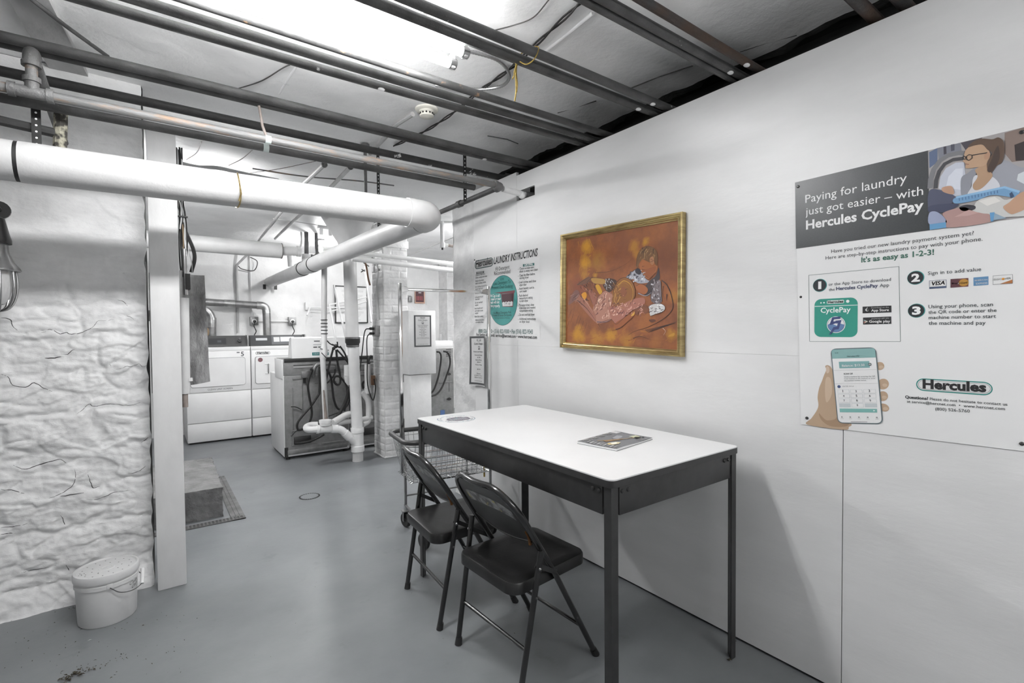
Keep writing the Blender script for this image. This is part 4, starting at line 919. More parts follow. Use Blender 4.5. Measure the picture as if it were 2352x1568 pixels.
quad(qa, [(1297, 1286), (1443, 1277), (1443, 1347), (1297, 1357)], (96, 52, 52)); c0 = qa(1405, 1315); pr.ell(*c0, .011, .011, (176, 130, 56), 2); quad(qa, [(1297, 1286), (1360, 1282), (1360, 1352), (1297, 1357)], (84, 48, 56), 2); T('MasterCard', (1304, 1330), (1437, 1321), 226, .03, shear=.2)
quad(qa, [(1484, 1273), (1607, 1263), (1607, 1333), (1485, 1342)], (92, 134, 172)); T('AMERICAN', (1492, 1303), (1600, 1296), 205, .01); T('EXPRESS', (1505, 1331), (1600, 1324), 205, .01)
quad(qa, [(1643, 1258), (1806, 1247), (1806, 1322), (1643, 1333)], (120, 122, 124)); quad(qa, [(1646, 1261), (1803, 1250), (1803, 1319), (1646, 1330)], 222, 2); quad(qa, [(1700, 1326), (1803, 1290), (1803, 1319)], (164, 106, 62), 3); T('DISCOVER', (1652, 1298), (1793, 1286), (52, 48, 56), .015); c0 = qa(1728, 1285); pr.ell(*c0, .0032, .0032, (206, 140, 50), 4)
# app icon
a, b, c_, d = qb(198, 178), qb(578, 165), qb(578, 507), qb(199, 510)
pr.rrect(a[0], d[1], b[0], (a[1]+b[1])/2, .022, (40, 136, 120), 1); l0, l1 = qb(200, 243), qb(577, 231); pr.line([l0, l1], .0022, 226, 2)
for (x, y, r_) in ((255, 212, .0026), (282, 210, .0026), (490, 198, .0052)): pr.ell(*qb(x, y), r_, r_, 228, 2)
u0, u1 = qb(306, 222), qb(458, 184); pr.rrect(u0[0], u0[1], u1[0], u1[1], .004, (200, 214, 210), 2); T('Hercules', (314, 217), (452, 209), (26, 28, 30), .035, q=qb)
T('CyclePay', (252, 299), (515, 292), 232, .015, q=qb)
c0 = qb(387, 403); pr.ell(*c0, .0295, .0295, 232, 2); pr.ell(*c0, .0272, .0272, (52, 66, 104), 3); pr.ell(*c0, .026, .026, 226, 4)
P = [(c0[0]+.026*math.cos(R(a_)), c0[1]+.026*math.sin(R(a_))) for a_ in range(180, 361, 12)]+[(c0[0]+.013, c0[1]+.004), (c0[0]+.004, c0[1]-.004), (c0[0]-.008, c0[1]+.001), (c0[0]-.018, c0[1]+.005)]; pr.poly(P, (92, 122, 164), 5)
quad(qb, [(356, 338), (432, 330), (424, 352), (372, 356), (364, 374), (384, 374), (378, 394), (350, 404), (330, 406)], (50, 62, 108), 6); quad(qb, [(384, 368), (438, 362), (412, 442), (378, 446), (338, 490), (328, 488), (366, 424), (396, 420), (404, 392), (378, 392)], (50, 62, 108), 6)
for P, s1, s2, tri in (([(620, 245), (873, 235), (874, 295), (620, 304)], 'Download on the', 'App Store', 0), ([(623, 341), (872, 331), (873, 396), (624, 402)], 'ANDROID APP ON', 'Google play', 1)):
    quad(qb, P, (30, 32, 34)); y0 = P[0][1]
    if tri: quad(qb, [(632, y0+18), (668, y0+34), (633, y0+52)], (196, 190, 176), 2); quad(qb, [(632, y0+30), (650, y0+35), (633, y0+52)], (150, 90, 84), 3); quad(qb, [(632, y0+18), (650, y0+30), (632, y0+34)], (110, 150, 150), 3)
    else:
        pr.ell(*qb(657, y0+28), .0042, .0045, 222, 2); pr.ell(*qb(664, y0+30), .0028, .004, 222, 2); pr.ell(*qb(676, y0+26), .0018, .002, (30, 32, 34), 3); pr.line([qb(658, y0+12), qb(664, y0+5)], .0012, 222, 2)
    T(s1, (696, y0+16), (850, y0+10), 170, q=qb); T(s2, (696 if not tri else 678, y0+44), (851 if not tri else 862, y0+(38 if not tri else 42)), 232, .012, q=qb)
# hand and phone
cq = lambda q, P, c_, l=1: pr.poly(curvy([q(*p) for p in P]), c_, l)
SK, SK2, SK3 = (176, 152, 128), (156, 130, 106), (192, 170, 148)
pr.poly(curvy([qb(*p) for p in [(135, 1280), (170, 1225), (215, 1160), (232, 1110), (225, 1040), (238, 960), (262, 900), (280, 850), (300, 800), (292, 768), (310, 758), (335, 768), (356, 800), (372, 860), (380, 960), (400, 1060), (420, 1180), (520, 1272), (500, 1300), (455, 1325)]]), SK, 1)
cq(qb, [(238, 1180), (300, 1240), (380, 1230), (420, 1180), (500, 1272), (440, 1300), (330, 1290), (260, 1240)], SK2, 2); cq(qb, [(300, 870), (340, 880), (352, 990), (330, 1060), (300, 1080), (290, 980)], SK3, 2); cq(qb, [(300, 776), (318, 768), (330, 790), (326, 822), (304, 826)], (198, 178, 160), 3)
for (x, y, rx_, ry_) in ((770, 766, 40, 36), (800, 924, 50, 48), (796, 1030, 46, 44), (806, 1130, 48, 34)):
    cc = qb(x, y); pr.ell(*cc, abs(qb(x+rx_, y)[0]-cc[0]), abs(qb(x, y+ry_)[1]-cc[1]), SK, 1, rot=-.35); cc = qb(x+16, y+10); pr.ell(*cc, .007, .0055, SK3, 2)
def rq(P, rad_, c_, l):                                              # quad with rounded corners
    out = []; n = len(P)
    for i in range(n):
        p, a0, b0 = Vector(P[i]), Vector(P[i-1]), Vector(P[(i+1) % n]); e1, e2 = p+(a0-p).normalized()*rad_, p+(b0-p).normalized()*rad_
        out += [tuple(e1*(1-k/6)**2+p*2*(k/6)*(1-k/6)+e2*(k/6)**2) for k in range(7)]
    pr.poly(out, c_, l)
fr = [qb(338, 614), qb(738, 600), qb(803, 1276), qb(402, 1268)]
rq(fr, .02, (96, 108, 112), 4); cxp, cyp = sum(p[0] for p in fr)/4, sum(p[1] for p in fr)/4
inn = [(cxp+(p[0]-cxp)*.955, cyp+(p[1]-cyp)*.975) for p in fr]; rq(inn, .017, 224, 5)
def bil(a_, b_):
    A, B, C_, D_ = inn; t0 = (A[0]+(B[0]-A[0])*a_, A[1]+(B[1]-A[1])*a_); t1 = (D_[0]+(C_[0]-D_[0])*a_, D_[1]+(C_[1]-D_[1])*a_); return (t0[0]+(t1[0]-t0[0])*b_, t0[1]+(t1[1]-t0[1])*b_)
bq = lambda x0, y0, x1, y1, c_, l=6: pr.poly([bil(x0, y0), bil(x1, y0), bil(x1, y1), bil(x0, y1)], c_, l)
pr.poly([bil(0, .03), bil(.02, .01), bil(.05, 0), bil(.95, 0), bil(.98, .01), bil(1, .03), bil(1, .125), bil(0, .125)], (130, 168, 166), 6)
bt = lambda s, x0, y0, x1, y1, c_, bold=0, l=8: pr.text(s, bil(x0, y0), bil(x1, y1), c_, l, bold=bold)
bt('9:30', .08, .058, .16, .056, (40, 66, 66)); bt('Hercules HQ', .36, .108, .64, .106, (40, 70, 68), .01)
bq(.15, .17, .85, .26, (120, 162, 162)); bt('Balance: $13.50', .22, .24, .74, .235, 222, .01); pr.ell(*bil(.86, .215), .0048, .0048, (40, 60, 62), 8); pr.line([bil(.83, .215), bil(.89, .215)], .0016, 236, 9); pr.line([bil(.86, .203), bil(.86, .227)], .0016, 236, 9)
for y in (.285, .47): bq(.01, y, .99, y+.003, 176)
bt('SCAN QR', .24, .345, .46, .343, (50, 54, 56), .02)
for k, s in enumerate(('Vend a machine by scanning the QR', 'Code located on the machine or enter', 'the machine number below.')): bt(s, .24, .385+.026*k, .95-(.2 if k == 2 else 0), .383+.026*k, (84, 90, 92))
pr.ell(*bil(.1, .51), .0052, .0052, (64, 80, 120), 7); bt('ENTER NO.#', .19, .515, .45, .513, 150)
for r_ in range(4):
    for k in range(3):
        x0, y0 = .06+.3*k, .55+.063*r_; bq(x0, y0, x0+.27, y0+.052, (190, 196, 198), 6)
        if not (r_ == 3 and k != 1): bq(x0+.006, y0+.003, x0+.264, y0+.049, 226, 7); s = '0' if r_ == 3 else str(1+k+3*r_); w1 = .012 if s == '1' else .035; bt(s, x0+.115, y0+.036, x0+.115+w1, y0+.036, (60, 64, 68), .02)
bq(.06, .81, .92, .86, (120, 172, 166)); pr.poly([bil(.84, .825), bil(.88, .835), bil(.84, .845)], 230, 8)
for k in range(5): pr.ell(*bil(.1+.2*k, .925), .0026, .0026, 150, 7); bq(.065+.2*k, .945, .135+.2*k, .95, 178)
bq(.3, .985, .68, .99, (60, 62, 64))
# maker's oval at lower right and the contact lines
def pill(q, xl, yl, xr, yr, hh, c_, l, pr_=None):
    p0, p1 = Vector(q(xl, yl)), Vector(q(xr, yr)); r_ = abs(q(xl, yl+hh)[1]-q(xl, yl)[1]); d_ = (p1-p0).normalized(); n_ = Vector((-d_.y, d_.x)); an = math.atan2(d_.y, d_.x); P = []
    for (cc, a0) in ((p1-d_*r_, -90), (p0+d_*r_, 90)):
        for k in range(13): a_ = an+R(a0+15*k); P.append((cc.x+r_*math.cos(a_), cc.y+r_*math.sin(a_)))
    (pr_ or pr).poly(P, c_, l)
pill(qb, 1090, 925, 1762, 968, 54, (34, 128, 120), 1); pill(qb, 1100, 926, 1752, 967, 45, 214, 2); pill(qb, 1109, 927, 1743, 966, 38, (90, 96, 98), 3); pill(qb, 1112, 927, 1740, 966, 35.5, 216, 4)
pr.text('Hercules', qb(1148, 958), qb(1708, 992), (30, 30, 32), 5, bold=.045, h=abs(qb(1148, 958)[1]-qb(1148, 884)[1]))
T('Questions?', (993, 1048), (1197, 1063), (46, 50, 52), .03, q=qb); T('Please do not hesitate to contact us', (1210, 1064), (1893, 1114), (56, 60, 62), .004, q=qb); T('at service@hercnet.com  •  www.hercnet.com', (1010, 1086), (1870, 1153), (56, 60, 62), .006, q=qb); T('(800) 526-5760', (1258, 1153), (1562, 1174), (56, 60, 62), .004, q=qb)
m.build('printed_face', t, recalc=False)
for (q, x, y) in ((qa, 50, 530), (qa, 1880, 86), (qb, 132, 1222), (qb, 2030, 1448)):
    s, z = q(x, y); s = min(s, -.272); MB('black_metal').lathe([(.0055, 0), (.0055, .002), (.003, .004), (.0001, .0042)], (W-.003, -s, z), axis=(-1, 0, 0), seg=14).build('nail', t)
s, z = qb(77, 160); tag(MB('black_metal').lathe([(.005, 0), (.005, .002), (.003, .004), (.0001, .0042)], (W-.0005, -s, z), axis=(-1, 0, 0), seg=14).build('nail'), 'lone black nail head in the bare wall beside the large payment poster', 'nail')

# ---- laundry instructions poster
qc = mk(1070, 550, 4.479); XP2 = W-.0028
t = thing('instructions_poster', 'white laundry instructions poster with a teal oval, on the wall beyond the painting', 'poster', (W, 2.8, 1.24))
c = [qc(88, 205), qc(759, 66), qc(766, 1058), qc(84, 992)]
m = MB(flat(222, .35))
def ps(a, b):
    A, B, C_, D_ = c; t0 = Vector(A).lerp(Vector(B), a); t1 = Vector(D_).lerp(Vector(C_), a); p = t0.lerp(t1, b)
    return Vector((W-.0012, -p.x, p.y))
m.quadgrid(ps, 60, 40); m.quadgrid(lambda a, b: ps(a, b)+Vector((.0005, 0, 0)), 20, 10); m.build('poster_sheet', t, recalc=False)
m = MB(flat(222)); pr = wall_print(m, XP2+.0008); T = lambda s, a, b, c_, bold=0, q=qc, **k: pr.text(s, q(*a), q(*b), c_, bold=bold, **k)
pill(qc, 94, 264, 286, 226, 44, (52, 78, 78), 1); pill(qc, 99, 263, 281, 227, 36, 176, 2); T('Hercules', (106, 286), (272, 249), (36, 38, 40), .02, h=.05); T('LAUNDRY INSTRUCTIONS', (292, 252), (742, 168), (34, 36, 38), .022, shear=.18, h=.047)
quad(qc, [(110, 334), (190, 322), (190, 346), (110, 358)], (90, 94, 94)); T('WASHING', (118, 352), (182, 342), 210, .02); quad(qc, [(590, 254), (708, 240), (708, 266), (590, 280)], (66, 112, 108)); T('DRYING', (608, 273), (690, 262), 226, .03)
pr.ell(*qc(320, 306), .0165, .0165, (52, 56, 58), 1); pr.ell(*qc(320, 306), .0142, .0142, 218, 2); T('he', (311, 312), (329, 308), (52, 56, 58), .03); T('Detergent', (344, 318), (453, 297), (58, 60, 62), h=.026); T('Recommended', (295, 368), (460, 345), (58, 60, 62), h=.026)
cc = qc(380, 626); a_, b_ = abs(qc(528, 610)[0]-qc(232, 640)[0])/2, abs(qc(380, 368)[1]-qc(380, 884)[1])/2
pr.ell(*cc, a_, b_, (40, 78, 76), 1, n=56); pr.ell(*cc, a_*.98, b_*.985, (72, 146, 142), 2, n=56)
D = (32, 52, 52)
T('Use', (358, 421), (394, 415), D, .005, h=.024); T('Less Detergent To', (288, 470), (465, 448), D, .005, h=.024); T('Prevent Over-Sudsing', (268, 513), (485, 494), D, .008, h=.024)
quad(qc, [(290, 548), (508, 521), (506, 546), (382, 556), (366, 562), (352, 552)], (108, 62, 68), 3); quad(qc, [(368, 562), (500, 546), (489, 692), (381, 690)], (112, 52, 58), 4); quad(qc, [(374, 566), (494, 552), (489, 640), (380, 650)], (72, 48, 54), 5); quad(qc, [(379, 650), (392, 640), (404, 646), (418, 637), (432, 644), (446, 635), (460, 642), (474, 633), (487, 640), (485, 682), (384, 686)], 216, 6)
T('1/4 cup', (404, 672), (464, 668), (48, 48, 50), layer=7, h=.02)
for s, a, b in (('1/4 Cup is all', (250, 594), (350, 588)), ('you need or your', (233, 627), (364, 620)), ('wash will not', (247, 660), (348, 655)), ('rinse properly.', (245, 692), (355, 694))): T(s, a, b, 226, .03, layer=3, h=.019)
T('Use Menos Detergente Para', (288, 766), (468, 757), D, .006, layer=3, h=.016); T('Prevenir El Exceso De Espuma.', (277, 791), (475, 786), D, .006, layer=3, h=.016); T('Todo lo que necesita es 1/4 de taza', (295, 813), (455, 812), D, layer=3, h=.01)
GR = (74, 78, 80)
for s, x0, y0, x1, y1 in (('Check to make sure', 103, 378, 200, 360), ('drum is empty and clean', 103, 402, 222, 382), ('Empty all pockets', 102, 436, 188, 422), ('before loading clothes', 102, 462, 210, 444), ('Sort clothes properly for', 98, 496, 220, 478), ('better wash and', 100, 520, 176, 508), ('Add the proper detergent', 98, 560, 180, 552), ('to the proper tray and', 98, 602, 180, 592), ('close door', 100, 624, 146, 618), ('Do not overload', 98, 660, 174, 650), ('washer', 98, 684, 132, 680), ('Insert laundry card', 94, 718, 176, 710), ('card reader to start', 96, 742, 180, 736), ('washer', 98, 766, 132, 764), ('Select fabric setting', 94, 800, 182, 796), ('Additional instructions', 100, 836, 188, 832), ('on washer decal', 104, 858, 184, 856)): T(s, (x0, y0), (x1, y1), GR, .008, h=.0135)
for s, x0, y0, x1, y1 in (('Check to make sure', 556, 312, 704, 294), ('drum is empty and clean', 555, 341, 742, 317), ('Clean lint filter before', 554, 382, 714, 363), ('starting dryer', 555, 408, 650, 398), ('Load clothes and close', 553, 451, 725, 436), ('dryer door', 555, 479, 628, 472), ('Insert laundry card in', 553, 516, 704, 504), ('card reader', 555, 544, 632, 538), ('Push desired', 552, 589, 641, 582), ('temperature setting', 553, 616, 690, 606), ('to start dryer', 555, 643, 644, 638), ('To restart dryer, close', 552, 688, 704, 680), ('dryer door and reselect', 552, 715, 720, 709), ('temperature setting', 555, 743, 692, 739), ('Do not overload dryer', 553, 784, 712, 781), ('Additional instructions', 553, 827, 721, 826), ('on dryer decal', 555, 855, 657, 856)):
    T(s, (x0, y0), (x1, y1), GR, .008, h=.0155)
for y in (306, 376, 445, 514, 584, 683, 779, 822): pr.ell(*qc(543, y), .0022, .0022, GR, 2, n=8)
T('(800) 526-5760 • (516) 822-9300 • Fax (516) 822-9543', (132, 958), (692, 970), (88, 112, 110), .014, h=.028); T('For Service & Refunds: service@hercnet.com • www.hercnet.com', (112, 990), (735, 1021), (46, 48, 50), .02, h=.021)
m.build('printed_face', t, recalc=False)
for x, y in ((93, 210), (735, 97)): s, z = qc(x, y); MB('black_metal').lathe([(.005, 0), (.005, .003), (.0001, .005)], (W-.002, -s, z), axis=(-1, 0, 0), seg=12).build('pin', t)

# ---- price signs (bowed card in a clear holder)
def price_sign(name, label, place, nrm, title, lines):
    t = thing(name, label, 'sign', tuple(place(.5, 1)))
    m = MB(flat(196, .3)); m.quadgrid(lambda a, b: place(a*1.04-.02, b*1.03-.01), 14, 18); m.quadgrid(lambda a, b: place(a*1.04-.02, b*1.03-.01, -.0012), 14, 18); m.build('sign_holder', t, recalc=False)
    m = MB(flat((66, 68, 70))); m.quadgrid(lambda a, b: place(a, b, .0008), 14, 18); m.quadgrid(lambda a, b: place(.08+.84*a, .04+.92*b, .0014), 14, 18, flat(198))
    pr = Print(m, lambda a, v: place(a, 1-v, .002), nrm)
    def ct(s, y, w_, h, bold=.01, shear=0, l=3): pr.text(s, (.5-w_/2, 1-y), (.5+w_/2, 1-y), (48, 50, 52), l, bold=bold, h=h, shear=shear)
    pr.rrect(.36, 1-.1, .64, 1-.055, .03, (70, 74, 74), 0, ry=.02); pr.rrect(.375, 1-.096, .625, 1-.059, .025, 190, 1, ry=.016); ct('Hercules', .09, .22, .024, .03)
    ct(title, .17, .56, .036, .012, .25)
    pr.rect(.44, 1-.275, .56, 1-.205, (60, 62, 64), 0); pr.rect(.458, 1-.262, .542, 1-.214, 198, 1); pr.ell(.51, 1-.25, .02, .014, (60, 62, 64), 2)
    for s, y, w_, h in lines: ct(s, y, w_, h)
    m.build('printed_card', t, recalc=False); return t
s0, z0 = qc(78, 998); 
def pw(a, b, off=0):
    y = 3.196-.003+(-.006)*b-.205*a+.018*b*(1-a)*0; x = W-.014-.03*(2*a-1)**2*.6-.006*b-off; y += .02*(b-.35)**2*1.2*(1 if a < .5 else .4)
    return Vector((x, y, 1.268-.358*b+.004*a))
price_sign('price_sign', 'bowed price sign in a holder on the wall under the laundry instructions poster', pw, (-1, 0, 0), 'Cycle Charges', (('Front Load Washers', .33, .62, .026), ('Normal Delicate', .4, .5, .024), ('$ 3.00', .445, .2, .022), ('Extra Rinse', .5, .4, .024), ('$0.25', .545, .2, .022), ('Power Wash', .6, .42, .024), ('$0.40', .69, .2, .022), ('Dryers', .78, .24, .024), ('$1.50 for 36 min', .82, .5, .022), ('25¢ for 6 add. min', .86, .5, .022), ('NO REFUNDS GIVEN', .93, .46, .014)))

# ---- framed painting
def canvas_paint(name, patches):
    m = bpy.data.materials.new(name); m.use_nodes = True; MATS[name] = m; nt = m.node_tree; N = nt.nodes; L = nt.links
    b = N['Principled BSDF']; b.inputs['Roughness'].default_value = .55
    g = N.new('ShaderNodeNewGeometry')
    def noise(sc, d=6):
        n = N.new('ShaderNodeTexNoise'); n.inputs['Scale'].default_value = sc; n.inputs['Detail'].default_value = d; n.inputs['Roughness'].default_value = .62; L.new(g.outputs['Position'], n.inputs['Vector']); return n
    n1 = noise(9); n2 = noise(26, 8)
    mx = N.new('ShaderNodeMix'); mx.data_type = 'RGBA'; mx.inputs[6].default_value = (*lin((112, 64, 38)), 1); mx.inputs[7].default_value = (*lin((140, 84, 44)), 1)
    mr = N.new('ShaderNodeMapRange'); mr.inputs[1].default_value = .35; mr.inputs[2].default_value = .65; L.new(n1.outputs['Fac'], mr.inputs[0]); L.new(mr.outputs[0], mx.inputs[0]); out = mx.outputs[2]
    for (c_, r_, colr, amt) in patches:
        d = N.new('ShaderNodeVectorMath'); d.operation = 'DISTANCE'; L.new(g.outputs['Position'], d.inputs[0]); d.inputs[1].default_value = c_
        a = N.new('ShaderNodeMath'); a.operation = 'MULTIPLY_ADD'; L.new(n1.outputs['Fac'], a.inputs[0]); a.inputs[1].default_value = -r_*1.5; L.new(d.outputs['Value'], a.inputs[2])
        a2 = N.new('ShaderNodeMath'); a2.operation = 'MULTIPLY_ADD'; L.new(n2.outputs['Fac'], a2.inputs[0]); a2.inputs[1].default_value = -r_*1.0; L.new(a.outputs[0], a2.inputs[2])
        q = N.new('ShaderNodeMapRange'); q.inputs[1].default_value = -r_*.25-r_*.1; q.inputs[2].default_value = -r_*1.0; q.inputs[4].default_value = amt; L.new(a2.outputs[0], q.inputs[0])
        m2 = N.new('ShaderNodeMix'); m2.data_type = 'RGBA'; L.new(q.outputs[0], m2.inputs[0]); L.new(out, m2.inputs[6]); m2.inputs[7].default_value = (*lin(colr), 1); out = m2.outputs[2]
    L.new(out, b.inputs['Base Color']); bp_ = N.new('ShaderNodeBump'); bp_.inputs['Strength'].default_value = .25; bp_.inputs['Distance'].default_value = .003
    n3 = noise(150); L.new(n3.outputs['Fac'], bp_.inputs['Height']); L.new(bp_.outputs[0], b.inputs['Normal'])
XQ = W-.034; qd = mk(1270, 470, 4.236, XQ)
oc = [qd(70, 292), qd(1254, 65), qd(1244, 1482), qd(65, 1389)]
t = thing('framed_painting', 'gilt-framed brown painting of two children hanging above the table', 'painting', (W, 1.78, 1.18))
def loop(f, d):
    cx_, cy_ = sum(p[0] for p in oc)/4, sum(p[1] for p in oc)/4
    wd = .0315*f; P = []
    for i, p in enumerate(oc):
        sx = 1 if i in (0, 3) else -1; sy = -1 if i in (0, 1) else 1; P.append(Vector((W-d, -(p[0]+sx*wd), p[1]+sy*wd)))
    return P
prof = [(0, .002), (0, .031), (.06, .034), (.26, .034), (.32, .03), (.5, .025), (.68, .028), (.78, .027), (.85, .021), (1, .016), (1, .01)]
m = MB('gilt'); L_ = [loop(f, d) for f, d in prof]
for a, b in zip(L_, L_[1:]):
    for k in range(4): m.add([a[k], a[(k+1) % 4], b[(k+1) % 4], b[k]], [[0, 1, 2, 3]])
m.build('frame', t, smooth=15)
qw = lambda x, y: tuple(at_x(1270+x/4.236, 470+y/4.236, W-.0125))
YEL, OCH, DRK, RED = (178, 128, 32), (158, 108, 40), (92, 52, 36), (118, 60, 44)
canvas_paint('canvas_painted', [(qw(250, 820), .1, RED, .7), (qw(1100, 500), .12, DRK, .6), (qw(700, 420), .12, (108, 64, 46), .6), (qw(430, 560), .075, (142, 98, 40), .9), (qw(330, 400), .055, YEL, .95), (qw(310, 560), .06, YEL, .95), (qw(300, 670), .045, OCH, .9), (qw(410, 690), .03, YEL, .9),
    (qw(790, 400), .045, OCH, .9), (qw(900, 360), .03, YEL, .8), (qw(820, 480), .04, OCH, .8), (qw(250, 1250), .07, YEL, .8), (qw(420, 1290), .07, OCH, .9), (qw(560, 1260), .055, YEL, .7), (qw(720, 1320), .06, OCH, .8), (qw(1000, 1330), .06, (140, 88, 44), .8), (qw(1150, 1270), .04, YEL, .7), (qw(1180, 900), .04, OCH, .6), (qw(900, 1150), .08, (140, 86, 42), .7), (qw(560, 330), .06, (130, 80, 50), .6)])
inn_ = loop(1, .012); m = MB('canvas_painted'); m.prism(inn_, (.006, 0, 0))
XC = W-.0125; qe = mk(1270, 470, 4.236, XC); pr = wall_print(m, XC); pr.step = .00012; pr.tiny = .0000012
B = lambda P, c_, l=2: pr.poly(curvy([qe(*p) for p in P]), c_, l)
S = lambda P, w_, c_, l=6, tp=True: pr.line([tuple(p) for p in [Vector(q_[:2]) for q_ in smoothpath([(*qe(*p), 0) for p in P], 4)]], w_, c_, l, tp)
rs = random.Random(21)
def daub(x0, y0, x1, y1, n, cols, l, ang, ln, w_):
    for k in range(n):
        x, y = rs.uniform(x0, x1), rs.uniform(y0, y1); a_ = ang+rs.gauss(0, .35); d_ = ln*(.5+rs.random()); S([(x-d_*math.cos(a_), y-d_*math.sin(a_)), (x+rs.gauss(0, 3), y+rs.gauss(0, 3)), (x+d_*math.cos(a_), y+d_*math.sin(a_))], w_*(.5+rs.random()), rs.choice(cols), l)
daub(250, 360, 400, 700, 14, [(160, 110, 40), (150, 100, 40)], 1, 1.75, 26, .006); daub(150, 1200, 1150, 1340, 26, [(150, 96, 42), (132, 78, 40)], 1, -.2, 30, .005)
# boy
B([(832, 575), (846, 530), (900, 535), (1000, 560), (1018, 600), (1000, 660), (962, 702), (928, 728), (892, 702), (862, 650)], (146, 88, 50)); B([(870, 640), (930, 620), (1000, 600), (985, 665), (930, 715)], (134, 78, 46), 3)
B([(812, 590), (818, 520), (850, 448), (908, 406), (968, 414), (1008, 450), (1020, 510), (1014, 592), (990, 570), (984, 530), (950, 560), (905, 545), (872, 532), (838, 575), (824, 620)], (104, 74, 48), 4)
daub(850, 430, 990, 530, 36, [(150, 118, 80), (84, 58, 40), (128, 96, 62), (66, 46, 36)], 5, 1.9, 20, .0045); B([(945, 520), (975, 505), (985, 560), (965, 585), (945, 560)], (156, 108, 76), 6); S([(950, 530), (972, 535), (965, 575)], .002, (66, 44, 36), 7)
S([(866, 628), (885, 633), (895, 626)], .0026, (52, 36, 34), 7); S([(895, 690), (915, 700), (930, 712)], .002, (66, 42, 34), 7); S([(812, 600), (822, 500), (860, 430), (920, 403), (985, 425), (1020, 490), (1016, 600)], .0018, (48, 34, 32), 6)
B([(712, 705), (770, 655), (826, 618), (858, 650), (905, 720), (940, 745), (905, 762), (826, 762), (788, 728)], (150, 150, 158), 3); daub(730, 640, 900, 750, 50, [(206, 206, 212), (110, 112, 124), (60, 58, 66), (180, 182, 190)], 4, -.4, 12, .007); B([(800, 640), (832, 618), (860, 650), (845, 680), (812, 668)], (48, 46, 54), 5)
B([(940, 740), (1000, 690), (1030, 610), (1040, 690), (1030, 740), (960, 860), (905, 890), (880, 830)], (62, 54, 56), 3); B([(952, 880), (1000, 750), (1050, 745), (1056, 860), (1062, 940), (1010, 960), (960, 940)], (112, 102, 104), 4); daub(960, 740, 1050, 950, 46, [(184, 182, 186), (58, 52, 56), (138, 128, 130), (84, 74, 76)], 5, 1.4, 15, .006)
B([(808, 790), (850, 765), (905, 790), (925, 830), (900, 868), (850, 862), (815, 830)], (148, 88, 52), 5); S([(812, 790), (855, 768), (905, 792), (928, 835), (900, 880), (860, 860), (815, 830)], .0022, (48, 40, 42), 6); S([(830, 860), (900, 885), (960, 850), (1000, 760)], .004, (150, 152, 160), 6)
B([(928, 1000), (960, 970), (1040, 960), (1092, 992), (1072, 1036), (1000, 1060), (952, 1082), (940, 1040)], (192, 190, 188), 5); daub(945, 970, 1070, 1060, 26, [(222, 222, 222), (110, 104, 106), (70, 62, 64)], 6, -.3, 11, .005)
B([(800, 1000), (860, 965), (920, 985), (940, 1030), (900, 1060), (850, 1050), (820, 1080), (800, 1050)], (110, 66, 44), 6); S([(830, 1010), (870, 985), (930, 1010)], .002, (56, 36, 32), 7); S([(845, 1060), (880, 1045), (890, 1070)], .004, (170, 110, 90), 7)
S([(1060, 735), (1110, 780), (1150, 870), (1170, 980), (1150, 1040), (1090, 1100), (1010, 1150), (900, 1200), (800, 1230), (730, 1270)], .0055, (52, 36, 32), 6); S([(1075, 790), (1070, 860), (1085, 920)], .005, (70, 42, 34), 6); S([(1110, 870), (1105, 930)], .006, (66, 40, 34), 6)
for k in range(18): x = 900+14*k; S([(x, 1215-3*k), (x+40, 1240-5*k), (x+75, 1200-4*k)], .0028, (54, 38, 34), 5)
S([(780, 1300), (850, 1280), (930, 1305)], .003, (52, 36, 32), 6); S([(1070, 1200), (1095, 1230), (1075, 1270)], .002, (206, 190, 180), 6); B([(935, 1120), (985, 1115), (1000, 1130), (960, 1145)], (86, 50, 36), 5); B([(1120, 1280), (1180, 1245), (1178, 1275)], (176, 130, 50), 4)
# girl
B([(590, 880), (600, 800), (640, 735), (700, 708), (760, 735), (795, 800), (800, 880), (770, 950), (720, 990), (660, 1000), (600, 980), (575, 930)], (128, 84, 44), 6); daub(585, 760, 650, 980, 36, [(176, 130, 66), (96, 62, 40), (150, 106, 54)], 7, 1.7, 22, .0045)
cc = qe(690, 848); pr.ell(*cc, .021, .027, (126, 76, 52), 8, rot=.25); S([(640, 780), (690, 740), (750, 770), (780, 840), (770, 920), (735, 970)], .005, (182, 136, 56), 9); S([(612, 870), (600, 930), (640, 985), (700, 1010)], .004, (176, 132, 70), 9)
S([(645, 870), (660, 866), (672, 872)], .0022, (60, 38, 34), 9); S([(705, 828), (722, 818), (738, 822)], .0026, (54, 34, 32), 9); S([(682, 880), (696, 886)], .0022, (190, 130, 100), 9); S([(688, 920), (705, 924), (722, 912)], .002, (92, 48, 42), 9); S([(630, 840), (640, 790), (670, 745)], .0016, (60, 40, 34), 9)
B([(392, 1012), (432, 910), (510, 836), (582, 876), (572, 960), (548, 1040), (570, 1110), (440, 1158), (408, 1100)], (158, 112, 96), 4); daub(415, 880, 560, 1110, 60, [(196, 158, 140), (126, 80, 68), (176, 132, 114), (98, 62, 56), (206, 176, 152)], 5, 2.0, 17, .006)
B([(545, 1000), (640, 985), (780, 920), (880, 905), (900, 950), (860, 985), (760, 1040), (650, 1140), (610, 1160), (570, 1100)], (150, 98, 84), 7); daub(570, 960, 870, 1080, 90, [(194, 146, 132), (116, 70, 62), (176, 124, 110), (98, 60, 56), (206, 168, 150)], 8, 2.3, 13, .0055)
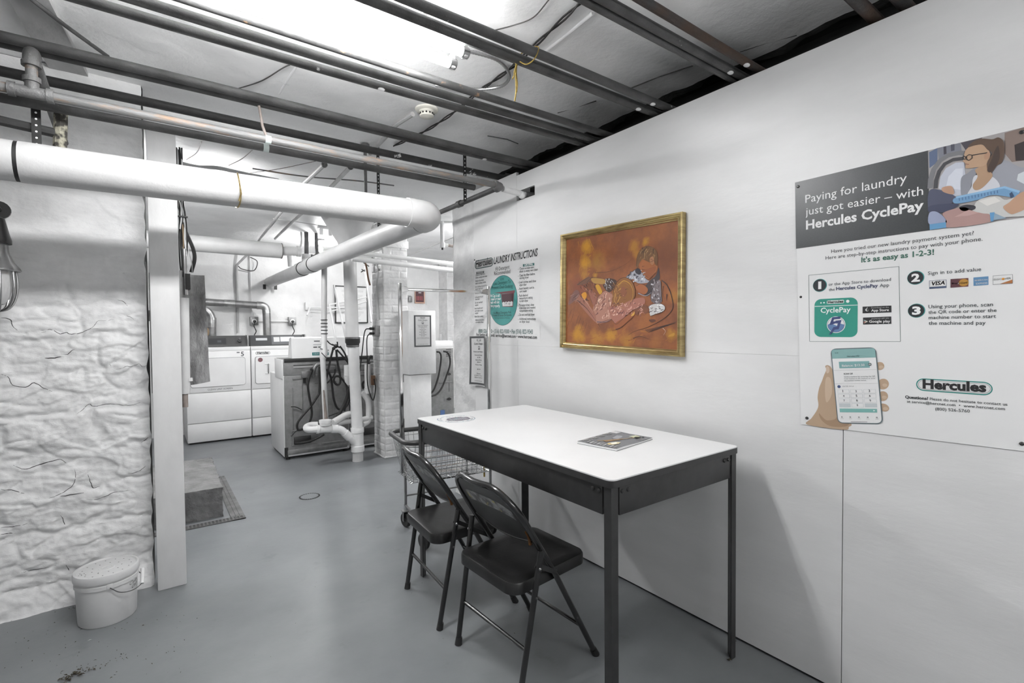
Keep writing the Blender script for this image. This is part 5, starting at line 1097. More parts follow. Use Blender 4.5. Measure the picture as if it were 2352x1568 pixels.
B([(600, 1160), (760, 1060), (800, 1050), (770, 1100), (650, 1200), (620, 1215)], (134, 78, 46), 7); S([(612, 1215), (680, 1185), (790, 1090)], .004, (60, 38, 34), 8); S([(430, 1140), (520, 1140), (570, 1115)], .005, (88, 80, 92), 7); B([(760, 1080), (795, 1040), (790, 1075)], (186, 140, 60), 8)
# legs and shoes
B([(230, 925), (270, 880), (400, 1040), (420, 1110), (400, 1130)], (142, 94, 78), 3); S([(240, 930), (330, 1010), (420, 1130)], .006, (70, 40, 36), 4); S([(275, 890), (330, 950), (390, 1050)], .004, (196, 150, 130), 4); B([(150, 965), (200, 850), (240, 830), (262, 870), (225, 920), (180, 960)], (112, 78, 72), 4); daub(160, 840, 250, 950, 14, [(150, 118, 110), (66, 46, 46)], 5, -.8, 20, .003)
B([(345, 850), (380, 830), (440, 930), (410, 990), (385, 960)], (136, 86, 70), 3); daub(270, 760, 420, 960, 44, [(70, 42, 36), (98, 60, 48), (150, 104, 86), (52, 34, 32)], 4, 1.0, 18, .0055); B([(280, 870), (320, 850), (330, 890), (305, 920)], (190, 130, 36), 4)
B([(235, 775), (290, 735), (350, 700), (372, 730), (330, 765), (262, 782)], (104, 72, 56), 4); S([(240, 780), (300, 735), (360, 702)], .003, (54, 36, 32), 5); B([(378, 715), (500, 725), (500, 770), (400, 762)], (160, 122, 62), 4); S([(370, 708), (440, 712), (505, 722)], .0025, (54, 36, 32), 5); B([(416, 790), (450, 780), (482, 850), (455, 870)], (186, 140, 44), 4)
B([(500, 735), (540, 715), (620, 740), (590, 820), (540, 850), (490, 790)], (62, 44, 38), 3); daub(490, 720, 600, 830, 18, [(100, 62, 44), (48, 34, 32), (150, 150, 152)], 4, .8, 15, .006)
for x, y in ((180, 1020), (250, 1080), (300, 1130), (330, 1150), (200, 1060), (160, 1130), (270, 1100)): S([(x, y), (x-18, y+60), (x-40, y+115)], .003, (84, 48, 34), 4)
S([(410, 662), (520, 655), (620, 625), (720, 570), (775, 520)], .0026, (74, 44, 34), 4); S([(440, 1160), (470, 1200)], .003, (60, 38, 34), 4)
S([(590, 880), (600, 800), (640, 735), (700, 708), (760, 735), (795, 800), (800, 880), (770, 950)], .0022, (56, 36, 32), 9, False); S([(575, 930), (590, 880)], .0022, (56, 36, 32), 9)
S([(720, 850), (700, 880), (692, 896), (704, 898)], .0016, (84, 48, 36), 9); S([(640, 800), (660, 770), (700, 760), (745, 790)], .004, (150, 104, 54), 9); S([(655, 885), (668, 882), (678, 888)], .0022, (52, 34, 32), 9)
S([(865, 655), (892, 702), (928, 728), (962, 702), (1000, 660)], .0018, (60, 38, 34), 7, False); S([(945, 560), (985, 545), (992, 580), (960, 600)], .0018, (70, 44, 36), 8); S([(870, 600), (895, 596)], .0024, (76, 50, 40), 8)
S([(400, 1020), (440, 905), (510, 836), (575, 870)], .0018, (70, 44, 40), 8, False); S([(440, 1158), (560, 1116), (612, 1160), (650, 1140), (760, 1040), (860, 985)], .002, (74, 46, 42), 9, False); S([(930, 1000), (962, 970), (1042, 960), (1092, 992), (1070, 1040), (952, 1082)], .0018, (66, 54, 54), 8, False)
S([(712, 705), (770, 655), (826, 618)], .002, (52, 44, 48), 7, False); S([(960, 940), (952, 880), (1000, 755)], .0022, (48, 40, 42), 8, False); S([(1052, 745), (1062, 940)], .0022, (48, 40, 42), 8, False); S([(375, 715), (330, 765), (345, 850), (385, 960)], .0018, (54, 36, 32), 6, False)
m.build('canvas', t, recalc=False)
# ================================================================== THE MACHINE ROOM BEHIND
lamp(2.75, 3.95, 4.5, CEILB+.005, 'bare two-tube fluorescent fitting in the machine room beyond the end of the plywood wall', 'fluor_side')
lamp(-.45, .75, 4.45, CEILB+.005, 'bare two-tube fluorescent fitting in the machine room above the fat white pipe', 'fluor_back')
def bulb(x, y, z, label):
    t = thing('bulb_light', label, 'lamp', (x, y, CEILB-.02))
    MB('white_paint').lathe([(.055, 0), (.055, -.012), (.03, -.03), (.022, -.05)], (x, y, CEILB-.02), seg=24).build('lampholder', t)
    MB('bulb_glow').lathe([(.012, -.05), (.014, -.065), (.028, -.09), (.031, -.11), (.024, -.13), (.001, -.14)], (x, y, CEILB-.02), seg=20).build('bulb', t)
bulb(1.72, 6.35, CEILB, 'glowing bare bulb on the ceiling behind the sloping white pipe')

# ---- dryers
def dryer(x0, label, badge):
    x1 = x0+.672; y0, y1 = 6.85, 7.46; t = thing('dryer', label, 'dryer', ((x0+x1)/2, (y0+y1)/2, 0), group='dryers against the rear wall')
    m = MB('appliance_white'); m.box((x0, y0+.004, .02), (x1, y1, 1.13), bev=.008); m.box((x0, y0-.004, 1.09), (x1, y1, 1.135), bev=.006); m.box((x0+.02, y0+.03, 0), (x1-.02, y1-.03, .03), 'black_plastic'); m.build('cabinet', t)
    MB('appliance_white').box((x0+.003, y0-.012, .605), (x1-.003, y0+.01, 1.085), bev=.006).build('front_panel', t)
    MB('appliance_white').box((x0+.003, y0-.012, .247), (x1-.003, y0+.01, .597), bev=.006).build('lower_panel', t)
    MB('appliance_white').box((x0+.003, y0-.004, .022), (x1-.003, y0+.01, .24), bev=.006).build('toe_panel', t)
    m = MB(flat((122, 124, 126))); pr = Print(m, lambda u, v: Vector((u, y0-.0125, v)), (0, -1, 0))
    X0, X1_, Z0, Z1 = x0+.045, x1-.062, .67, 1.005
    pr.rrect(X0-.004, Z0-.004, X1_+.004, Z1+.004, .03, (108, 110, 112), 1); m.build('door_gasket', t)
    m = MB('appliance_white'); o_ = []
    for (cx_, cz_, a0) in ((X1_-.028, Z1-.028, 0), (X0+.028, Z1-.028, 90), (X0+.028, Z0+.028, 180), (X1_-.028, Z0+.028, 270)):
        for k in range(7): a = R(a0+15*k); o_.append(Vector((cx_+.028*math.cos(a), y0-.013, cz_+.028*math.sin(a))))
    m.prism(o_, (0, -.011, 0)); d_ = m.build('door', t)
    if badge:
        m = MB('appliance_white'); hx = X0+.135; m.box((hx-.028, y0-.03, .785), (hx+.028, y0-.02, .8), bev=.003); m.box((hx-.028, y0-.03, .905), (hx+.028, y0-.02, .92), bev=.003); m.box((hx+.004, y0-.034, .79), (hx+.016, y0-.024, .915), 'galvanised', bev=.002); m.build('handle', d_)
        MB(flat((112, 78, 82))).lathe([(.027, 0), (.027, .001), (.0001, .0012)], (X0+.055, y0-.0245, .965), axis=(0, -1, 0), seg=28).build('round_sticker', d_)
    m = MB(flat((84, 86, 88))); pr = Print(m, lambda u, v: Vector((u, y0-.0128, v)), (0, -1, 0))
    pr.text('CLEAN LINT SCREEN', (x0+.21, .625), (x0+.47, .625), (96, 98, 100), 1, bold=.005)
    if badge:
        P = (x0+.05, 1.03, x0+.215, 1.068); pr.rrect(*P, .018, (60, 64, 66), 1); pr.rrect(P[0]+.003, P[1]+.003, P[2]-.003, P[3]-.003, .015, 216, 2); pr.text('Hercules', (x0+.068, 1.04), (x0+.197, 1.04), (34, 36, 38), 3, bold=.04)
    else: pr.text('5', (x1-.105, 1.02), (x1-.072, 1.02), (58, 60, 62), 1, bold=.02); pr.rect(x1-.15, 1.058, x1-.118, 1.072, (104, 106, 108), 1)
    m.build('lettering', t, recalc=False)
    # console
    m = MB('appliance_dark'); zc0, zc1 = 1.137, 1.27; yb = y0+.05
    m.prism([(x0+.004, yb, zc0), (x0+.004, yb+.045, zc1), (x0+.004, yb+.14, zc1), (x0+.004, yb+.16, zc0)], (x1-x0-.03, 0, 0)); m.box((x1-.026, yb, zc0), (x1-.004, yb+.15, zc1+.006), 'galvanised', bev=.003)
    m.build('console', t)
    fn = lambda u, v: Vector((u, yb-.0012+.045*(v-zc0)/(zc1-zc0), v)); m = MB('black_plastic'); pr = Print(m, fn, (0, -1, .3)); w_ = x1-x0
    if badge:
        pr.rect(x0+.01, zc0+.01, x0+.25, zc1-.008, (44, 46, 48), 1); pr.rect(x0+.07, 1.205, x0+.2, 1.235, (190, 192, 194), 2); pr.rect(x0+.25, zc0+.012, x0+.6, zc1-.012, (86, 88, 90), 1); pr.rect(x0+.275, 1.185, x0+.345, 1.245, 206, 2); pr.rect(x0+.355, 1.187, x0+.52, 1.246, (222, 224, 226), 2); pr.poly([(x0+.47, 1.187), (x0+.52, 1.187), (x0+.52, 1.24), (x0+.5, 1.22)], (70, 72, 74), 3)
    else:
        pr.rect(x0+.14, zc0+.02, x0+.22, zc1-.03, 202, 1); pr.rect(x0+.24, zc0+.03, x0+.42, zc1-.03, (36, 38, 40), 1); pr.rect(x0+.33, 1.19, x0+.37, 1.215, (64, 66, 70), 2)
    m.build('control_panel', t, recalc=False)
    for xk in ((x0+.565,) if not badge else (x0+.62,)): m = MB('steel'); m.tube([fn(xk, 1.205), fn(xk, 1.205)+Vector((0, -.025, .008))], .022, 'black_plastic', seg=18); m.tube([fn(xk, 1.205)+Vector((0, -.02, .02)), fn(xk, 1.205)+Vector((0, -.03, .03))], .014, seg=12); m.build('knob', t)
dryer(.322, 'white dryer marked with a 5, left of two against the rear wall', False)
dryer(1.0, 'white dryer with a round maroon sticker on its door, right of two', True)

# ---- dryer ducts
yd = 7.34
m = MB('duct_foil'); r_ = .05
m.tube(smoothpath([(.2, yd, 1.72), (.42, yd, 1.665), (.56, yd, 1.6), (.622, yd, 1.53), (.632, yd, 1.44)], 6), r_*.95, seg=20); m.tube([(.632, yd, 1.45), (.632, yd, 1.13)], r_, 'galvanised', seg=20); m.tube([(.632, yd, 1.5), (.632, yd, 1.38)], r_+.004, seg=20)
tag(m.build('dryer_duct'), 'foil elbow duct rising from the dryer marked with a 5', 'duct')
m = MB('galvanised'); m.tube([(.56, yd+.05, 1.7), (1.17, yd+.03, 1.668)], r_-.004, seg=20); m.tube([(.78, yd+.043, 1.689), (.9, yd+.04, 1.683)], r_, 'duct_foil', seg=20)
m.tube([(1.16, yd+.03, 1.668)]+arc_corner((1.16, yd+.03, 1.668), (1.275, yd+.025, 1.665), (1.275, yd+.02, 1.5), .075, 8)+[(1.275, yd+.02, 1.56)], r_+.002, 'duct_foil', seg=20); m.tube([(1.275, yd+.02, 1.57), (1.275, yd, 1.13)], r_, seg=20)
tag(m.build('dryer_duct'), 'long silver duct crossing the rear wall and dropping behind the dryer with the maroon sticker', 'duct')
m = MB('tan_card'); p = at_y(470, 762, 7.0); m.lathe([(.05, 0), (.052, .03), (.04, .034)], p, axis=(.9, -.5, 0), seg=20); o = tag(m.build('paper_cup'), 'tan paper cup lying on the dryer marked with a 5, beside the sheeting', 'cup')

def wall_outlet(x, z, label, zb):
    t = thing('outlet_box', label, 'outlet', (x, YB-.02, z))
    m = MB('galvanised'); m.box((x-.05, YB-.075, z-.055), (x+.05, YB-.005, z+.06), bev=.004); m.build('box', t)
    m = MB('white_paint'); m.lathe([(.032, 0), (.032, .006), (.0001, .007)], (x, YB-.075, z), axis=(0, -1, 0), seg=20); m.lathe([(.02, .006), (.018, .03), (.008, .034)], (x, YB-.075, z-.005), 'black_plastic', axis=(0, -1, 0), seg=14); m.build('socket', t)
    m = MB('rubber_black'); m.tube(smoothpath([(x, YB-.1, z-.02), (x-.01, YB-.11, z-.07), (x+.015, YB-.1, z-.14), (x-.008, YB-.09, z-.2), (x, YB-.08, zb)], 6), .006, seg=8); m.build('power_cord', t)
wall_outlet(1.15, 1.46, 'outlet box with a black cord on the rear wall between the two ducts', 1.15)
wall_outlet(1.637, 1.46, 'outlet box with a black cord on the rear wall right of the long duct', 1.2)
m = MB('white_paint'); m.tube([(1.2, YB-.03, 1.46), (1.59, YB-.03, 1.46)], .01, seg=10); tag(m.build('conduit'), 'short painted conduit joining the two outlet boxes on the rear wall', 'conduit')
m = MB('beam_paint'); m.tube([(.955, YB-.03, 1.3), (.955, YB-.03, 2.21), (1.08, YB-.2, 2.36)], .016, seg=10); tag(m.build('conduit'), 'thicker painted conduit climbing the rear wall above the dryers and bending forward', 'conduit')
m = MB('white_paint'); m.tube([(1.13, YB-.03, 1.52), (1.12, YB-.03, 2.36)], .01, seg=10); m.tube(smoothpath([(1.12, YB-.05, 2.33), (1.2, YB-.08, 2.27), (1.16, YB-.06, 2.15), (1.02, YB-.06, 2.16), (.97, YB-.06, 2.2)], 6), .006, 'pipe_dark', seg=8)
tag(m.build('conduit'), 'thin painted conduit climbing from an outlet box on the rear wall', 'conduit')

# ---- washers seen from behind
def washer(x0, label, w_=.665, tall=True):
    x1 = x0+w_; y0, y1 = 5.42, 6.1; t = thing('washer', label, 'washing machine', ((x0+x1)/2, (y0+y1)/2, 0), group='washers seen from behind')
    zt = .865 if tall else 1.1
    m = MB('appliance_white'); m.box((x0, y0+.006, .03), (x1, y1, zt), bev=.008); 
    for fx in (x0+.04, x1-.04):
        for fy in (y0+.04, y1-.05): m.tube([(fx, fy, 0), (fx, fy, .035)], .018, 'rubber_black', seg=12)
    m.build('cabinet', t)
    m = MB('appliance_grey'); m.box((x0+.008, y0, .06), (x1-.008, y0+.01, zt-.006), bev=.003)
    def pan(a, b, c_, d, dep=.006): m.box((x0+a*w_, y0-dep, b), (x0+c_*w_, y0+.002, d), bev=.004)
    if tall:
        for (a, b, c_, d) in ((.12, .3, .135, .74), (.27, .46, .28, .8), (.53, .34, .545, .68), (.74, .34, .755, .7), (.53, .33, .755, .342), (.53, .68, .755, .692), (.1, .14, .48, .15), (.1, .29, .48, .3), (.1, .14, .11, .3), (.47, .14, .48, .3), (.55, .12, .9, .13), (.55, .24, .9, .25), (.13, .82, .34, .845), (.45, .77, .8, .785)): pan(a, b, c_, d)
        m.box((x0+.09, y0-.012, .15), (x0+.26, y0+.002, .23), 'appliance_dark', bev=.006); m.box((x0+.03, y0-.004, .05), (x1-.03, y0+.002, .1), 'galvanised', bev=.003); m.box((x0+.002, y0-.002, .03), (x0+.035, y0+.01, .13), 'black_plastic')
    else:
        for (a, b, c_, d) in ((.66, .66, .95, .68), (.08, .42, .12, .9), (.88, .55, .9, .85), (.2, .2, .9, .215)): pan(a, b, c_, d)
        for zb in (.77, .46): m.box((x1-.15, y0-.003, zb-.025), (x1-.03, y0+.002, zb+.03), 'galvanised'); m.prism([(x1-.12, y0-.005, zb), (x1-.1, y0-.005, zb+.012), (x1-.075, y0-.005, zb+.018), (x1-.05, y0-.005, zb+.004), (x1-.05, y0-.005, zb-.008), (x1-.075, y0-.005, zb-.018), (x1-.1, y0-.005, zb-.012)], (0, -.003, 0), 'black_plastic')
        for k in range(5): m.box((x1-.11, y0-.003, .99+.02*k), (x1-.04, y0+.002, .998+.02*k), 'black_plastic')
        m.box((x1-.2, y0-.003, .2), (x1-.14, y0+.002, .33), flat((76, 104, 150)))
    m.build('back_panel', t)
    if tall:
        m = MB('appliance_grey'); m.box((x0+.006, y0+.002, zt), (x1-.006, y0+.35, 1.035), bev=.004); m.box((x0-.008, y0+.01, .83), (x0+.01, y0+.36, 1.03), 'appliance_white', bev=.004)
        m.box((x0+.012, y0-.006, 1.0), (x1-.012, y0+.02, 1.038), 'black_plastic', bev=.003); m.box((x0+.1, y0-.003, .965), (x0+.29, y0+.004, .97), 'black_plastic'); m.box((x0+.1, y0-.003, .94), (x0+.3, y0+.004, .958), flat(170))
        m.box((x0+.17, y0-.035, .835), (x0+.27, y0+.004, .905), 'galvanised', bev=.006); m.box((x0+.19, y0-.02, .78), (x0+.215, y0, .84), 'black_plastic', bev=.003); m.box((x0+.42, y0-.004, .9), (x0+.6, y0+.004, .95), flat((150, 150, 150)))
        m.build('rear_housing', t)
        m = MB('appliance_white'); pts = [(y0+.05, 1.037), (y0+.075, 1.245), (y0+.1, 1.256), (y0+.17, 1.24), (y0+.24, 1.037)]
        m.prism([(x0+.1, y, z) for y, z in pts], (w_-.11, 0, 0)); m.build('console', t)
        fn = lambda u, v: Vector((u, y0+.0485+.12*(v-1.037), v)); m = MB('appliance_white'); pr = Print(m, fn, (0, -1, .1))
        pr.rect(x0+.3, 1.06, x0+.47, 1.092, (42, 104, 104), 1); pr.text('HERCULES', (x0+.315, 1.07), (x0+.455, 1.07), 190, 2, h=.013); pr.rect(x0+.325, 1.205, x0+.385, 1.216, (70, 72, 74), 1); pr.rect(x0+.315, 1.142, x0+.355, 1.152, (48, 50, 52), 1); pr.rect(x0+.365, 1.142, x0+.405, 1.152, (48, 50, 52), 1); pr.rect(x0+.315, 1.17, x0+.41, 1.175, (130, 132, 134), 1)
        m.build('console_print', t, recalc=False)
        m = MB('galvanised'); m.tube(smoothpath([(x0+.295, y0-.02, .845), (x0+.285, y0-.05, .9), (x0+.31, y0-.055, .958), (x0+.36, y0-.05, .972), (x0+.5, y0-.05, .966), (x0+.53, y0-.045, .93), (x0+.53, y0-.01, .9)], 6), .019, seg=14); m.build('water_inlet_hose', t)
    else:
        m = MB('appliance_white'); m.box((x0, y0+.01, zt-.005), (x1, y0+.2, 1.185), bev=.02, seg=3); m.build('console', t)
    return t
washer(1.078, 'white washing machine seen from behind, its galvanised back hung with tangled hoses')
washer(1.762, 'white washing machine seen from behind, between the vertical drain stack and the brick pillar')
washer(2.43, 'grey-backed washing machine with two arrow marks, half hidden behind the price cabinet', .63, False)
def hose(pts, r_, label, m='rubber_black', cat='hose', y=5.33, name='hose'):
    P = [at_y(p[0], p[1], y-(p[2] if len(p) > 2 else 0)) for p in pts]; return tag(MB(m).tube(smoothpath(P, 7), r_, seg=10).build(name), label, cat)
kz = lambda x, y: (640+x/4.9, 760+y/4.9)                            # enlarged view of the hoses
hose([kz(*p) for p in [(355, 432), (375, 440), (345, 520), (330, 620), (345, 740), (368, 860), (372, 950), (340, 1040), (280, 1095), (230, 1112), (208, 1085), (220, 1020), (290, 930), (360, 850), (455, 710)]], .011, 'thick black hose looping low down the back of the nearest washer', y=5.35)
hose([kz(*p) for p in [(455, 712), (462, 600), (458, 480), (460, 400)]], .012, 'thick black hose rising along the thin standpipe', y=5.3)
hose([kz(*p) for p in [(612, 205), (590, 290), (560, 430), (530, 560), (515, 610)]], .01, 'black hose slanting left from the tap cluster to the standpipe', y=5.28)
hose([kz(*p) for p in [(648, 210), (660, 330), (685, 460), (695, 560), (680, 600), (648, 600), (622, 560), (635, 515), (680, 512), (730, 560), (765, 620), (770, 720), (740, 900)]], .011, 'black hose dropping from the tap cluster and making one full loop', y=5.26)
hose([kz(*p) for p in [(655, 210), (710, 270), (770, 340), (800, 390)]], .009, 'upper of two black hoses running from the tap cluster to the drain stack', y=5.24)
hose([kz(*p) for p in [(690, 170), (735, 235), (765, 300), (790, 360)]], .009, 'second black hose from the tap cluster, closest to the drain stack', y=5.2)
hose([kz(*p) for p in [(520, 425), (560, 460), (590, 530), (605, 640), (620, 760), (650, 850), (690, 885), (740, 870), (790, 800), (805, 700), (800, 600)]], .011, 'black hose sagging from the washer inlet to the foot of the drain stack', y=5.31)
hose([kz(*p) for p in [(636, 430), (630, 480), (590, 540), (525, 600)]], .008, 'short black cord curving from the washer back to the standpipe', y=5.34)
hose([kz(*p) for p in [(720, 900), (640, 930), (560, 960), (525, 975)]], .005, 'thin black cord near the top of the white trap pipes', y=5.34)
hose([kz(*p) for p in [(800, 630), (760, 780), (700, 900), (650, 980)]], .018, 'fat black drain hose beside the foot of the drain stack', y=5.22)
hose([kz(*p) for p in [(180, 1262), (260, 1258), (360, 1235), (450, 1195), (510, 1160)]], .014, 'fat black hose leaving the dark socket low on the nearest washer', y=5.36)
hose([kz(*p) for p in [(140, 852), (190, 855), (230, 870), (262, 888)]], .005, 'short thin wire on the left of the nearest washer back', y=5.4)
hose([kz(*p) for p in [(210, 1112), (170, 1150), (150, 1180), (138, 1178)]], .004, 'thin wire tail below the looping hose at lower left', y=5.39)
hose([kz(*p) for p in [(1000, 560), (960, 570), (945, 600), (955, 650)]], .012, 'black hose bending into the branch pipe right of the drain stack', y=5.2)
hose([kz(*p) for p in [(1046, 280), (1020, 300), (1010, 340), (1020, 370)]], .014, 'dark hose end hooked over the short white pipe by the brick pillar', y=5.2)
kt = lambda x, y: (930+x/5.06, 690+y/5.06)
for P, lb in (([(372, 596), (400, 600), (420, 640), (415, 740), (385, 900), (340, 1030), (300, 1080)], 'left of two black hoses on the arrow-marked washer'), ([(450, 590), (490, 600), (520, 650), (525, 740), (490, 860), (430, 1010), (370, 1085), (300, 1112)], 'right of two black hoses on the arrow-marked washer')):
    hose([kt(*p) for p in P], .011, lb, y=5.36)

# ---- vertical drain stack and white plastic waste pipes
sx, sy = 1.671, 4.952
t = thing('drain_stack', 'tall white vertical drain stack with a black rubber coupling and branching trap pipes', 'drain pipe', (sx, sy, 0))
zc_ = at_y(818, 783, sy).z
MB('drain_paint').tube([(sx-.035, sy, zc_+.02), (sx-.05, sy, 2.08)], .0635, seg=28).build('upper_pipe', t)
m = MB('rubber_black'); m.lathe([(.068, .04), (.072, .038), (.072, -.012), (.063, -.03), (.06, -.058)], (sx-.033, sy, zc_), seg=28); m.build('rubber_coupling', t)
m = MB('steel'); 
for dz in (.03, -.047): m.lathe([(.0735 if dz > 0 else .0635, dz-.005), (.0735 if dz > 0 else .0635, dz+.005)], (sx-.033, sy, zc_), seg=28)
m.build('hose_clamp', t)
MB('pvc_white').tube([(sx-.03, sy, zc_-.03), (sx, sy, .33)], .0545, seg=28).build('lower_pipe', t)
m = MB('pvc_white'); m.lathe([(.0625, .34), (.0645, .335), (.0645, .29), (.0595, .285), (.0595, .16), (.066, .155), (.066, .1), (.06, .095)], (sx, sy, 0), seg=28)
ap, an_ = at_y(770, 985, sy-.0), None
m.build('wye_fitting', t); MB('pvc_shadowy').tube([(sx, sy, 0), (sx, sy, .105)], .053, seg=24).build('floor_stub', t)
m = MB('drain_paint'); m.lathe([(.066, 2.02), (.072, 2.1), (.12, 2.2), (.2, 2.33), (.26, CEILB-.01)], (sx-.05, sy, 0), seg=28, caps=False); m.build('plaster_cone', t)
def px(x, y, yy): return at_y(*kz(x, y), yy)
yw = 4.93
m = MB('pvc_white'); m.tube(smoothpath([px(460, 1105, yw), px(640, 1100, yw), px(690, 1110, yw)], 4), .035, seg=20); m.tube([px(430, 1105, yw), px(455, 1105, yw)], .042, seg=20); m.tube([px(590, 1100, yw), px(660, 1100, yw)], .041, seg=20); m.build('waste_tee', t)
m = MB('pvc_white'); m.tube([px(525, 1060, yw), px(525, 1030, yw)], .052, seg=24); m.tube([px(525, 1030, yw), px(525, 1000, yw)], .058, seg=24); m.build('cleanout_cap', t)
m = MB('pvc_white'); m.tube(smoothpath([px(660, 1100, yw), px(715, 1120, yw), px(780, 1180, yw), px(860, 1255, yw+.02)], 5), .037, seg=20); m.tube([px(745, 1145, yw), px(800, 1200, yw)], .042, seg=20); m.build('elbow', t)
m = MB('pvc_white'); m.tube(smoothpath([px(440, 1105, yw), px(370, 1108, yw), px(320, 1105, yw+.03), px(315, 1080, yw+.1), px(360, 1060, yw+.13), px(440, 1055, yw+.12)], 6), .031, seg=18); m.build('return_bend', t)
m = MB('pvc_white'); m.tube(smoothpath([px(610, 1030, 5.02), px(680, 990, 5.06), px(760, 945, 5.1), px(840, 930, 5.12)], 5), .033, seg=18); m.tube(smoothpath([px(660, 1045, 5.05), px(730, 1025, 5.1), px(900, 1000, 5.14), px(1050, 970, 5.16)], 5), .026, seg=16); m.build('branch_run', t)
m = MB('pvc_white'); m.tube([px(1000, 375, 5.16), px(1000, 640, 5.16)], .031, seg=18); m.tube(smoothpath([px(935, 690, 5.16), px(975, 730, 5.16), px(1010, 800, 5.16), px(1012, 960, 5.16), px(1000, 1020, 5.16), px(950, 1050, 5.14)], 6), .03, seg=18); m.tube([px(1000, 640, 5.16), px(1005, 700, 5.16)], .036, seg=18); m.build('riser', t)
m = MB('pvc_white'); m.tube([px(775, 385, 5.12), px(775, 500, 5.12)], .036, seg=18); m.tube([px(775, 500, 5.12), px(785, 560, 5.12), px(800, 600, 5.12)], [.038, .036, .024], seg=18); m.build('hose_funnel', t)
t = thing('standpipe', 'thin white vertical standpipe wrapped with wire, in front of the nearest washer', 'pipe', (1.435, 5.2, .5))
MB('drain_paint').tube([(1.43, 5.2, 1.34), (1.445, 5.2, 2.03)], .027, seg=18).build('upper_pipe', t)
m = MB('strap_metal'); zw = at_y(*kz(520, 0), 5.2).z
for k in range(5): z = 1.29+.035*k; m.tube([(1.432+.029*math.cos(a), 5.2+.029*math.sin(a), z) for a in [2*math.pi*j/20 for j in range(20)]], .005, seg=6, closed=True)
m.build('wire_wrap', t)
MB('pvc_white').tube([(1.43, 5.2, 1.36), (1.428, 5.2, 1.2)], .0285, seg=18).build('coupling', t)
m = MB('pvc_white'); m.tube([(1.428, 5.2, 1.2), (1.424, 5.2, 1.1), (1.418, 5.2, 1.06), (1.412, 5.2, 1.03)], [.024, .04, .036, .03], seg=18); m.tube([(1.38, 5.17, 1.14), (1.47, 5.19, 1.12)], .004, 'rubber_black', seg=8); m.tube([(1.39, 5.165, 1.1), (1.46, 5.165, 1.02)], .004, 'rubber_black', seg=8); m.build('funnel', t)
MB('pvc_white').tube([(1.412, 5.2, 1.04), (1.432, 5.2, .32)], .027, seg=18).build('lower_pipe', t)
MB('copper_paint').tube([(1.405, 5.165, .72), (1.43, 5.165, .33)], [.006, .02], seg=10).build('taper_pipe', t)
m = MB('rubber_black'); q = px(645, 170, 5.25); m.sphere(q, .022); m.sphere(px(620, 195, 5.25), .018); m.tube([px(600, 150, 5.25), px(690, 185, 5.25)], .008, 'strap_metal'); m.tube([px(660, 120, 5.25), px(665, 180, 5.25)], .007, 'strap_metal'); m.tube([px(540, 105, 5.24), px(575, 140, 5.24), px(610, 160, 5.24)], .006)
tag(m.build('tap_cluster'), 'cluster of small black taps where the washer hoses meet', 'tap')
m = MB('white_paint'); m.tube([at_y(767, 655, 5.9), at_y(800, 800, 5.28)], .012, seg=10); tag(m.build('water_pipe'), 'slanting painted water pipe, left of two dropping to the tap cluster', 'pipe')
m = MB('white_paint'); m.tube([at_y(838, 612, 5.9), at_y(852, 740, 5.5)], .011, seg=10); m.tube([at_y(757, 700, 5.8), at_y(774, 795, 5.3)], .012, seg=10); tag(m.build('water_pipe'), 'slanting painted water pipes behind the drain stack', 'pipe')

# ---- price cabinet beside the pillar
t = thing('price_cabinet', 'tall narrow white payment cabinet standing against the brick pillar', 'cabinet', (2.24, 4.72, 0))
m = MB('white_paint'); m.box((2.093, 4.62, .868), (2.395, 4.84, 1.517), bev=.005); m.box((2.086, 4.815, .88), (2.094, 4.84, 1.5), 'black_plastic'); m.build('upper_box', t)
m = MB('white_paint'); m.box((2.112, 4.635, 0), (2.345, 4.835, .862), bev=.005); m.box((2.104, 4.8, .02), (2.114, 4.835, .4), 'black_plastic'); m.box((2.104, 4.8, .78), (2.114, 4.835, .86), 'black_plastic'); m.build('pedestal', t)
MB('steel').box((2.396, 4.68, 1.28), (2.404, 4.72, 1.4), bev=.002).build('lock_plate', t)
pt_ = lambda a, b, off=0: Vector((2.152+.19*a, 4.6185-off, 1.469-.32*b))
price_sign('price_sign', 'flat black-bordered price sign on the front of the white payment cabinet', pt_, (0, -1, 0), 'Cycle Charges', (('Top Load Washers', .33, .62, .026), ('Normal Wash', .375, .5, .024), ('$ 2.75', .415, .2, .02), ('Heavy Soil', .465, .36, .024), ('$ 0.25', .505, .2, .02), ('Extra Rinse', .545, .4, .024), ('$ 0.25', .585, .2, .02), ('Power Wash', .625, .42, .024), ('$ 0.40', .665, .2, .02), ('These charges include all', .72, .7, .016), ('cycles at normal dial settings', .745, .76, .016), ('NO REFUNDS GIVEN', .93, .6, .016)))

